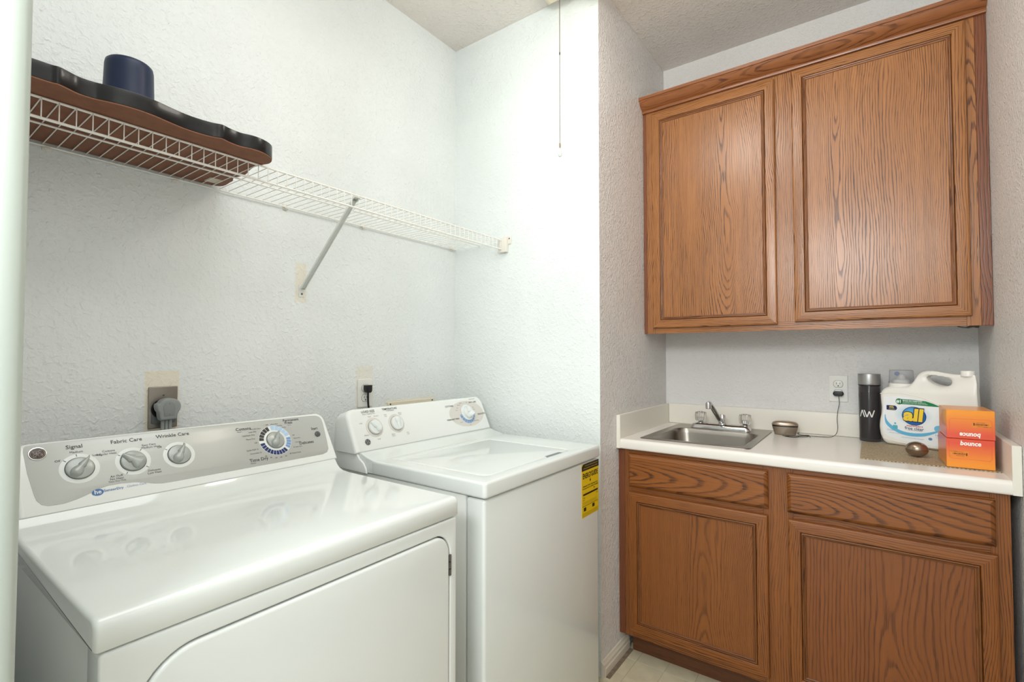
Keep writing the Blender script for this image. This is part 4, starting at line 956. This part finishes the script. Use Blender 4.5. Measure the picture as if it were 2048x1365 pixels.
# placemat
mt = bpy.data.materials.new('woven_mat'); mt.use_nodes = True; nt = mt.node_tree; bs = nt.nodes['Principled BSDF']
tc = node(nt, 'ShaderNodeTexCoord'); sp = node(nt, 'ShaderNodeSeparateXYZ'); nt.links.new(tc.outputs['Object'], sp.inputs[0])
fx_ = math_n(nt, 'MULTIPLY', sp.outputs[0], 2 * PI / 0.0100); fy_ = math_n(nt, 'MULTIPLY', sp.outputs[1], 2 * PI / 0.0080)
wv = math_n(nt, 'MULTIPLY', math_n(nt, 'SINE', fx_), math_n(nt, 'SINE', fy_))
nz = node(nt, 'ShaderNodeTexNoise'); nz.inputs['Scale'].default_value = 260; nt.links.new(tc.outputs['Object'], nz.inputs['Vector'])
mix = node(nt, 'ShaderNodeMix', data_type='RGBA')
nt.links.new(math_n(nt, 'ADD', math_n(nt, 'MULTIPLY_ADD', wv, 0.40, 0.5), math_n(nt, 'MULTIPLY', math_n(nt, 'SUBTRACT', nz.outputs['Fac'], 0.5), 1.4)), mix.inputs[0])
mix.inputs[6].default_value = lin((112, 92, 68)); mix.inputs[7].default_value = lin((220, 200, 165)); mix.clamp_factor = True
nt.links.new(mix.outputs[2], bs.inputs['Base Color']); bs.inputs['Roughness'].default_value = 0.6
bp2 = node(nt, 'ShaderNodeBump'); bp2.inputs['Distance'].default_value = 0.001; nt.links.new(wv, bp2.inputs['Height']); nt.links.new(bp2.outputs[0], bs.inputs['Normal'])
o = build('placemat', curve2d([rrect(1.6225, 2.043, 1.9690, 2.432, 0.002, 2)], 0.0022, 0.0006, 1, onZ(0.9156)), mt)
o['label'] = 'brown woven placemat under the jug and orange boxes'; o['category'] = 'placemat'

# water bottle
bo = (1.6510, 2.488, 0.9145)
wb = thing('water_bottle', 'smoked clear water bottle with silver lid and white lettering beside jug', 'bottle', bo)
build('body', MB().lathe([(0.001, 0), (0.0335, 0), (0.0365, 0.003), (0.0372, 0.008), (0.0372, 0.221), (0.0360, 0.226), (0.0350, 0.230), (0.0330, 0.230), (0.0330, 0.222), (0.0345, 0.218), (0.0345, 0.012), (0.001, 0.010)], bo, n=48, cap=False), M('smoked_plastic', (150, 146, 148), 0.06, trans=0.9, ior=1.3), wb, smooth=40)
build('liquid', MB().lathe([(0.001, 0.0112), (0.0340, 0.0130), (0.0340, 0.200), (0.001, 0.200)], bo, n=40, cap=False), M('dark_liquid', (62, 60, 60), 0.15), wb, smooth=40)
build('lid', MB().lathe([(0.0368, 0.2300), (0.0378, 0.2315), (0.0382, 0.235), (0.0382, 0.272), (0.0374, 0.2745), (0.001, 0.2750)], bo, n=48, cap=True), M('satin_silver_lid', (168, 168, 166), 0.38, metal=0.7), wb, smooth=40)
build('lid_ring', MB().lathe([(0.0374, 0.2265), (0.0378, 0.2272), (0.0378, 0.2296), (0.0374, 0.2302)], bo, n=48), black, wb)
# AW mark: bent on to the cylinder, facing the camera
dirc = math.atan2(-0.0064 - bo[1], 1.6551 - bo[0]) - 0.0
def TC(p):
    a = dirc + (p.x) / 0.0376
    return Vector((bo[0] + 0.0376 * math.cos(a), bo[1] + 0.0376 * math.sin(a), bo[2] + p.y))
m = MB(); y0, y1, w_ = 0.100, 0.128, 0.0042
def stroke(pts):
    for i in range(len(pts) - 1):
        (xa, ya), (xb, yb) = pts[i], pts[i + 1]
        for k in range(3):
            t0, t1 = k / 3, (k + 1) / 3
            q_ = [(xa + (xb - xa) * t0, ya + (yb - ya) * t0), (xa + (xb - xa) * t1, ya + (yb - ya) * t1)]
            poly = [(q_[0][0] - w_ / 2, q_[0][1]), (q_[0][0] + w_ / 2, q_[0][1]), (q_[1][0] + w_ / 2, q_[1][1]), (q_[1][0] - w_ / 2, q_[1][1])]
            m.add([TC(Vector((a, b_, 0))) for a, b_ in poly], [(0, 1, 2, 3)])
ox = -0.0365
stroke([(ox, y0), (ox + 0.0095, y1), (ox + 0.019, y0)])
stroke([(ox + 0.0175, y1), (ox + 0.0270, y0), (ox + 0.0350, y1 - 0.004), (ox + 0.0430, y0), (ox + 0.0520, y1)])
build('lettering', m, M('white_print', (228, 228, 226), 0.5), wb, smooth=0)

# detergent jug
JA = -math.radians(24.96)
jg = thing('detergent_jug', 'large white detergent jug with clear dosing cap, handle and blue label', 'jug', (1.6915, 2.428, 0.9170), JA)
outline = [(0.010, 0.0), (-0.004, 0.012), (-0.013, 0.035), (-0.0165, 0.064), (-0.0145, 0.092), (-0.009, 0.118), (-0.007, 0.140), (-0.009, 0.165), (-0.0112, 0.188), (-0.0075, 0.205), (-0.001, 0.2145), (0.008, 0.2215), (0.020, 0.2265), (0.045, 0.2290), (0.070, 0.2290), (0.082, 0.2310), (0.0915, 0.2400), (0.1000, 0.2580), (0.1085, 0.2750), (0.120, 0.2865), (0.138, 0.2915), (0.157, 0.2905), (0.190, 0.2845), (0.218, 0.2800), (0.242, 0.2795), (0.262, 0.2800), (0.2800, 0.2790), (0.2835, 0.2500), (0.2860, 0.197), (0.2880, 0.15), (0.2885, 0.10), (0.2870, 0.05), (0.2820, 0.02), (0.270, 0.004), (0.255, 0.0)]
hole = [(0.1330, 0.2650), (0.1400, 0.2725), (0.1560, 0.2752), (0.180, 0.2715), (0.200, 0.2655), (0.2100, 0.2580), (0.2125, 0.2480), (0.206, 0.2390), (0.192, 0.2345), (0.176, 0.2350), (0.156, 0.2415), (0.139, 0.2530)]
JD = 0.092
jm = curve2d([outline, hole], JD, 0.016, 4, lambda p: Vector((p.x, JD / 2 + p.z, p.y)))
me = bpy.data.meshes.new('tmp'); me.from_pydata(jm.v, [], jm.f)
bm = bmesh.new(); bm.from_mesh(me); bmesh.ops.remove_doubles(bm, verts=bm.verts, dist=1e-5); bmesh.ops.recalc_face_normals(bm, faces=bm.faces); bm.to_mesh(me); bm.free()
to = bpy.data.objects.new('tmp', me); COL.objects.link(to)
md = to.modifiers.new('r', 'REMESH'); md.mode = 'VOXEL'; md.voxel_size = 0.0032
m2 = to.modifiers.new('s', 'SMOOTH'); m2.iterations = 5; m2.factor = 0.5
bpy.context.view_layer.update()
dg = bpy.context.evaluated_depsgraph_get()
me2 = bpy.data.meshes.new_from_object(to.evaluated_get(dg))
bpy.data.objects.remove(to); bpy.data.meshes.remove(me)
def sstep(a, b_, x):
    t = max(0, min(1, (x - a) / (b_ - a))); return t * t * (3 - 2 * t)
J = MB()
def jd(p):
    k = 1 - 0.52 * sstep(0.205, 0.262, p.z) * sstep(0.06, 0.12, p.x)
    k2 = 1 - 0.10 * (1 - sstep(0.0, 0.03, p.z))
    k3 = 1 - 0.64 * sstep(0.17, 0.285, p.x)
    return Vector((p.x, (JD / 2 + (p.y - JD / 2) * k) * k3, p.z))
J.me(me2, jd)
jw = M('white_jug_plastic', (238, 236, 228), 0.34, spec=0.45)
jb = build('body', J, jw, jg, smooth=80, local=True)
bpy.data.meshes.remove(me2)
TJ = lambda h: (lambda p: Vector((p.x, -h, p.y)))
lay = [0.0]
def jprint(nm, polys, rgb, parent, lab=None, texts=(), h=0.0005):
    m = MB()
    for p_ in polys: flat(m, p_, TJ(h))
    for a in texts:
        b_, x, z, sz = a[:4]; kw = a[4] if len(a) > 4 else {}
        text(m, b_, x, z, sz, TJ(h), **kw)
    pr = {'label': lab} if lab else {}
    return build(nm, m, rgb if not isinstance(rgb, tuple) else M('print_' + nm + str(len(bpy.data.materials)), rgb, 0.4), parent, smooth=0, local=True, **pr)
label_p = cr([(0.006, 0.184), (0.045, 0.190), (0.090, 0.188), (0.135, 0.178), (0.180, 0.160), (0.225, 0.132), (0.262, 0.10), (0.268, 0.06), (0.260, 0.028), (0.235, 0.018), (0.150, 0.014), (0.060, 0.022), (0.020, 0.032), (0.003, 0.050), (0.002, 0.090), (0.006, 0.184)], 4)
lb = build('label', curve2d([label_p[:-1]], 0.0006, 0, 0, lambda p: Vector((p.x, -0.0002 + p.z * 0, p.y))), M('white_label', (240, 243, 244), 0.3), jg, smooth=0, local=True, label='white front label with blue and yellow print')
rid = cr([(-0.006, 0.196), (0.030, 0.2010), (0.070, 0.2010), (0.115, 0.194), (0.160, 0.178), (0.205, 0.155), (0.245, 0.125), (0.278, 0.090)], 4)
build('moulded_ridge', MB().tube([(x, 0.0012, z) for x, z in rid], 0.0022, 8), jw, jg, smooth=70, local=True)
rid = cr([(0.000, 0.020), (0.030, 0.012), (0.080, 0.008), (0.150, 0.005), (0.220, 0.008), (0.270, 0.018)], 4)
build('moulded_ridge', MB().tube([(x, 0.0015, z + 0.004) for x, z in rid], 0.0020, 8), jw, jg, smooth=70, local=True)
# pale halo
hm = bpy.data.materials.new('halo_print'); hm.use_nodes = True; nt = hm.node_tree; b_ = nt.nodes['Principled BSDF']
tc = node(nt, 'ShaderNodeTexCoord'); mp = node(nt, 'ShaderNodeMapping'); mp.inputs['Location'].default_value = (-0.100 / 0.062, 0, -0.122 / 0.040); mp.inputs['Scale'].default_value = (1 / 0.062, 0, 1 / 0.040)
nt.links.new(tc.outputs['Object'], mp.inputs[0]); gr = node(nt, 'ShaderNodeTexGradient', gradient_type='SPHERICAL'); nt.links.new(mp.outputs[0], gr.inputs[0])
mx = node(nt, 'ShaderNodeMix', data_type='RGBA'); nt.links.new(gr.outputs[1], mx.inputs[0]); mx.inputs[6].default_value = lin((240, 243, 244)); mx.inputs[7].default_value = lin((120, 190, 225))
nt.links.new(mx.outputs[2], b_.inputs['Base Color']); b_.inputs['Roughness'].default_value = 0.4
jprint('halo', [circ(0.100, 0.122, 0.062, 40, 0.040)], hm, lb, h=0.0007)
swo = cr([(0.011, 0.116), (0.013, 0.100), (0.024, 0.083), (0.045, 0.067), (0.070, 0.057), (0.100, 0.0545), (0.130, 0.058), (0.160, 0.067), (0.188, 0.079)], 3)
swi = cr([(0.190, 0.076), (0.165, 0.061), (0.135, 0.0475), (0.100, 0.0420), (0.070, 0.0445), (0.045, 0.053), (0.024, 0.066), (0.011, 0.082), (0.008, 0.100), (0.0085, 0.116)], 3)
jprint('swoosh', [swo + swi], (104, 184, 222), lb, 'light blue swoosh', h=0.0009)
gc = (0.0575, 0.1705)
jprint('green_banner', [circ(gc[0], gc[1], 0.0115, 24), [(0.062, 0.1800), (0.100, 0.1800), (0.142, 0.1775), (0.165, 0.1700), (0.186, 0.1600), (0.150, 0.1600), (0.110, 0.1610), (0.062, 0.1610)]], (22, 126, 76), lb, 'green banner', h=0.0010)
jprint('banner_lettering', [], (240, 244, 242), lb, None, [('#1', 0.0575, 0.1705, 0.0165, dict(bold=0.03)), ('BRAND RECOMMENDED', 0.1000, 0.1750, 0.0062, dict(width=0.062, bold=0.02)), ('BY DERMATOLOGISTS, ALLERGISTS', 0.1060, 0.1700, 0.0042, dict(width=0.072)), ('& PEDIATRICIANS FOR SENSITIVE SKIN', 0.1080, 0.1655, 0.0042, dict(width=0.078))], h=0.0014)
jprint('navy_badge', [rrect(0.015, 0.1350, 0.0500, 0.1530, (0.002, 0.008, 0.008, 0.002), 4)], (30, 44, 92), lb, 'navy badge', h=0.0010)
jprint('badge_lettering', [], (240, 214, 70), lb, None, [('99%', 0.0320, 0.1455, 0.0095, dict(bold=0.02)), ('FREE OF', 0.0320, 0.1510, 0.0030), ('ALLERGENS', 0.0330, 0.1385, 0.0040)], h=0.0014)
lc = (0.1040, 0.1190)
bm_ = bpy.data.materials.new('logo_blue'); bm_.use_nodes = True; nt = bm_.node_tree; b_ = nt.nodes['Principled BSDF']
tc = node(nt, 'ShaderNodeTexCoord'); mp = node(nt, 'ShaderNodeMapping'); mp.inputs['Location'].default_value = (-0.095 / 0.034, 0, -0.128 / 0.034); mp.inputs['Scale'].default_value = (1 / 0.034, 0, 1 / 0.034)
nt.links.new(tc.outputs['Object'], mp.inputs[0]); gr = node(nt, 'ShaderNodeTexGradient', gradient_type='SPHERICAL'); nt.links.new(mp.outputs[0], gr.inputs[0])
mx = node(nt, 'ShaderNodeMix', data_type='RGBA'); nt.links.new(gr.outputs[1], mx.inputs[0]); mx.inputs[6].default_value = lin((20, 96, 168)); mx.inputs[7].default_value = lin((110, 196, 236))
nt.links.new(mx.outputs[2], b_.inputs['Base Color'])
jprint('logo_edge', [circ(lc[0], lc[1], 0.0385, 40, 0.0350)], (20, 50, 110), lb, h=0.0011)
jprint('logo_disc', [circ(lc[0], lc[1], 0.0365, 40, 0.0330)], bm_, lb, 'blue logo disc', h=0.0015)
jprint('logo_outline', [], (18, 36, 92), lb, None, [('all', 0.1010, 0.1205, 0.0640, dict(width=0.0700, bold=0.085, shear=0.1))], h=0.0018)
jprint('logo_lettering', [], (246, 208, 60), lb, 'yellow logo letters', [('all', 0.1010, 0.1205, 0.0620, dict(width=0.0660, bold=0.045, shear=0.1))], h=0.0022)
jprint('red_lettering', [], (200, 70, 70), lb, None, [('stainlifters', 0.1050, 0.0815, 0.0100, dict(width=0.052, shear=0.2, bold=0.01))], h=0.0012)
jprint('grey_lettering', [], (92, 100, 116), lb, None, [('free clear', 0.1040, 0.0715, 0.0160, dict(width=0.060, bold=0.01)), ('FOR SENSITIVE SKIN', 0.1060, 0.0645, 0.0040, dict(width=0.045))], h=0.0012)
jprint('blue_small_lettering', [circ(0.1530, 0.0400, 0.0060, 20, 0.0050)], (96, 150, 196), lb, None, [('166', 0.1760, 0.0560, 0.0120, {}), ('LOADS', 0.176, 0.048, 0.0040, {}), ('141 FL OZ (1.10 GAL) 4.17 L', 0.0450, 0.0470, 0.0045, dict(width=0.046)), ('Concentrated laundry detergent', 0.0980, 0.0350, 0.0045, dict(width=0.070)), ('Works in all machines', 0.0270, 0.0600, 0.0035, dict(width=0.022)), ('HIGH EFFICIENCY', 0.0270, 0.0560, 0.0035, dict(width=0.022))], h=0.0012)
jprint('recycle_badge', [rrect(0.0350, 0.0640, 0.0510, 0.0780, 0.003, 3), circ(0.0430, 0.0850, 0.0035, 16)], (92, 178, 196), lb, h=0.0012)
jprint('round_badge', [circ(0.1790, 0.0800, 0.0140, 28, 0.0120)], (120, 190, 222), lb, h=0.0012)
# clear dosing cap over white spout
capx, capy = 0.0465, 0.046
def LJ(prof, x, y, n=36, cap=True): return MB().lathe(prof, (x, y, 0), n=n, cap=cap)
build('neck', LJ([(0.0400, 0.222), (0.0400, 0.2375), (0.0385, 0.2390), (0.030, 0.2395)], capx, capy), jw, jg, smooth=40, local=True)
build('spout', LJ([(0.026, 0.2385), (0.026, 0.2500), (0.0225, 0.2520), (0.0150, 0.2550), (0.0120, 0.2660), (0.0100, 0.2720)], capx, capy), jw, jg, smooth=40, local=True)
build('dosing_cap', LJ([(0.0405, 0.2392), (0.0405, 0.2440), (0.0390, 0.2450), (0.0375, 0.2870), (0.0355, 0.2905), (0.001, 0.2912), (0.001, 0.2900), (0.0345, 0.2892), (0.0362, 0.2865), (0.0378, 0.2450), (0.0378, 0.2392)], capx, capy, 44, False), M('clear_cap_plastic', (240, 241, 243), 0.18, trans=0.86, ior=1.10), jg, smooth=40, local=True)
build('blue_valve', MB().lathe([(0.0085, 0), (0.0080, 0.002), (0.001, 0.003)], (capx + 0.000, capy - 0.0325, 0.2765), (0, -1, 0), n=20), M('blue_valve', (46, 84, 158), 0.4), jg, smooth=40, local=True)
build('vent_cap', LJ([(0.0195, 0.2740), (0.0195, 0.2920), (0.0185, 0.2935), (0.001, 0.2938)], 0.2570, 0.0205, 32), jw, jg, smooth=40, local=True)

# dryer-sheet boxes
def grad_mat(name, zlo, zhi, c0, c1):
    m = bpy.data.materials.new(name); m.use_nodes = True; nt = m.node_tree; b_ = nt.nodes['Principled BSDF']
    tc = node(nt, 'ShaderNodeTexCoord'); sp = node(nt, 'ShaderNodeSeparateXYZ'); nt.links.new(tc.outputs['Object'], sp.inputs[0])
    mr = node(nt, 'ShaderNodeMapRange'); mr.inputs['From Min'].default_value = zlo; mr.inputs['From Max'].default_value = zhi; nt.links.new(sp.outputs[2], mr.inputs['Value'])
    mx = node(nt, 'ShaderNodeMix', data_type='RGBA'); nt.links.new(mr.outputs[0], mx.inputs[0]); mx.inputs[6].default_value = lin(c0); mx.inputs[7].default_value = lin(c1)
    nt.links.new(mx.outputs[2], b_.inputs['Base Color']); b_.inputs['Roughness'].default_value = 0.33; b_.inputs['Coat Weight'].default_value = 0.2
    return m
box_g = grad_mat('box_orange_red', 0.010, 0.075, (240, 150, 44), (222, 84, 58))
box_d = M('box_fold', (214, 110, 52), 0.4)
stick = M('box_sticker', (226, 134, 48), 0.4)
bw_ = M('box_white_print', (246, 240, 236), 0.4)
bkp = M('box_dark_print', (84, 44, 24), 0.5)
BW, BD, BH = 0.111, 0.165, 0.0885
bx = thing('dryer_sheet_box', 'orange and red carton standing upright at the bottom of the stack beside jug', 'box', (1.844, 2.043, 0.9180), math.radians(2), group='orange dryer sheet cartons on the placemat')
build('carton', MB().box(0, 0, 0, BW, BD, BH, bev=0.0009, seg=1), box_g, bx, local=True)
TB = lambda h: (lambda p: Vector((p.x, -h, p.y)))
m = MB(); pts_ = [(0.008, 0.0330), (0.012, 0.0275), (0.099, 0.0270), (0.1035, 0.0330), (0.1040, 0.070)]
m.tube([(x, -0.0001, z) for x, z in pts_], 0.00035, 5); m.tube([(0.007, -0.0001, 0.030), (0.0065, -0.0001, 0.084)], 0.00035, 5)
build('flap_seam', m, box_d, bx, local=True, smooth=0)
m = MB(); flat(m, rrect(0.008, 0.0345, 0.052, 0.0520, 0.0005, 1), TB(0.0004)); build('sticker', m, stick, bx, local=True, smooth=0)
m = MB(); text(m, 'TO OPEN', 0.0165, 0.0490, 0.0040, TB(0.0008)); text(m, '1-800-5-BOUNCE', 0.0290, 0.0425, 0.0062, TB(0.0008), width=0.029, bold=0.03); text(m, 'Comments or questions?', 0.0320, 0.0485, 0.0032, TB(0.0008), width=0.016); flat(m, rrect(0.0455, 0.0380, 0.0485, 0.0460, 0.0005, 1), TB(0.0008))
text(m, 'Made in USA', 0.0320, 0.0375, 0.0035, TB(0.0008)); build('small_lettering', m, bkp, bx, local=True, smooth=0)
m = MB(); text(m, 'bounce', 0.0560, 0.0760, 0.0190, TB(0.0008), width=0.0480, bold=0.035, shear=0.15); build('brand_lettering', m, bw_, bx, local=True, smooth=0, label='white rounded lettering')
bx2 = bx.copy(); COL.objects.link(bx2)
bx2.location = (1.9565, 2.048, 0.9180 + 2 * BH + 0.0012); bx2.rotation_euler = (0, PI, math.radians(1))
bx2['label'] = 'orange and red carton turned upside down on top of the stack beside jug'
for c in list(bx.children):
    d_ = c.copy(); COL.objects.link(d_); d_.parent = bx2

# egg-shaped gadget on the placemat
ec = (1.7800, 2.180)
eg = thing('egg_gadget', 'egg-shaped champagne metallic gadget on placemat in front of jug', 'gadget', (ec[0], ec[1], 0.9168))
def egg(z0, z1, up):
    rings = []; n = 36; K = 10
    for k in range(K + 1):
        t = k / K; a = t * PI / 2
        kk = math.cos(a) ; zz = math.sin(a)
        ring = []
        for i in range(n):
            q_ = 2 * PI * i / n
            ex = 0.0315 * max(kk, 0.01) * math.cos(q_); ey = 0.0270 * max(kk, 0.01) * math.sin(q_)
            x = ex * math.cos(-0.2) - ey * math.sin(-0.2); y = ex * math.sin(-0.2) + ey * math.cos(-0.2)
            ring.append((ec[0] + x, ec[1] + y, 0.9168 + (0.0250 + 0.0008 + 0.0262 * zz if up else 0.0250 - 0.0249 * min(zz, 0.985))))
        rings.append(ring)
    return loft(rings)
egm = M('champagne_gloss', (150, 132, 114), 0.24, metal=0.8, coat=0.4)
build('top_shell', egg(0, 0, True), egm, eg, smooth=60)
build('bottom_shell', egg(0, 0, False), egm, eg, smooth=60)
build('seam', MB().lathe([(0.0255, 0.0248), (0.0255, 0.0260)], (ec[0], ec[1], 0.9168), n=36), black, eg)
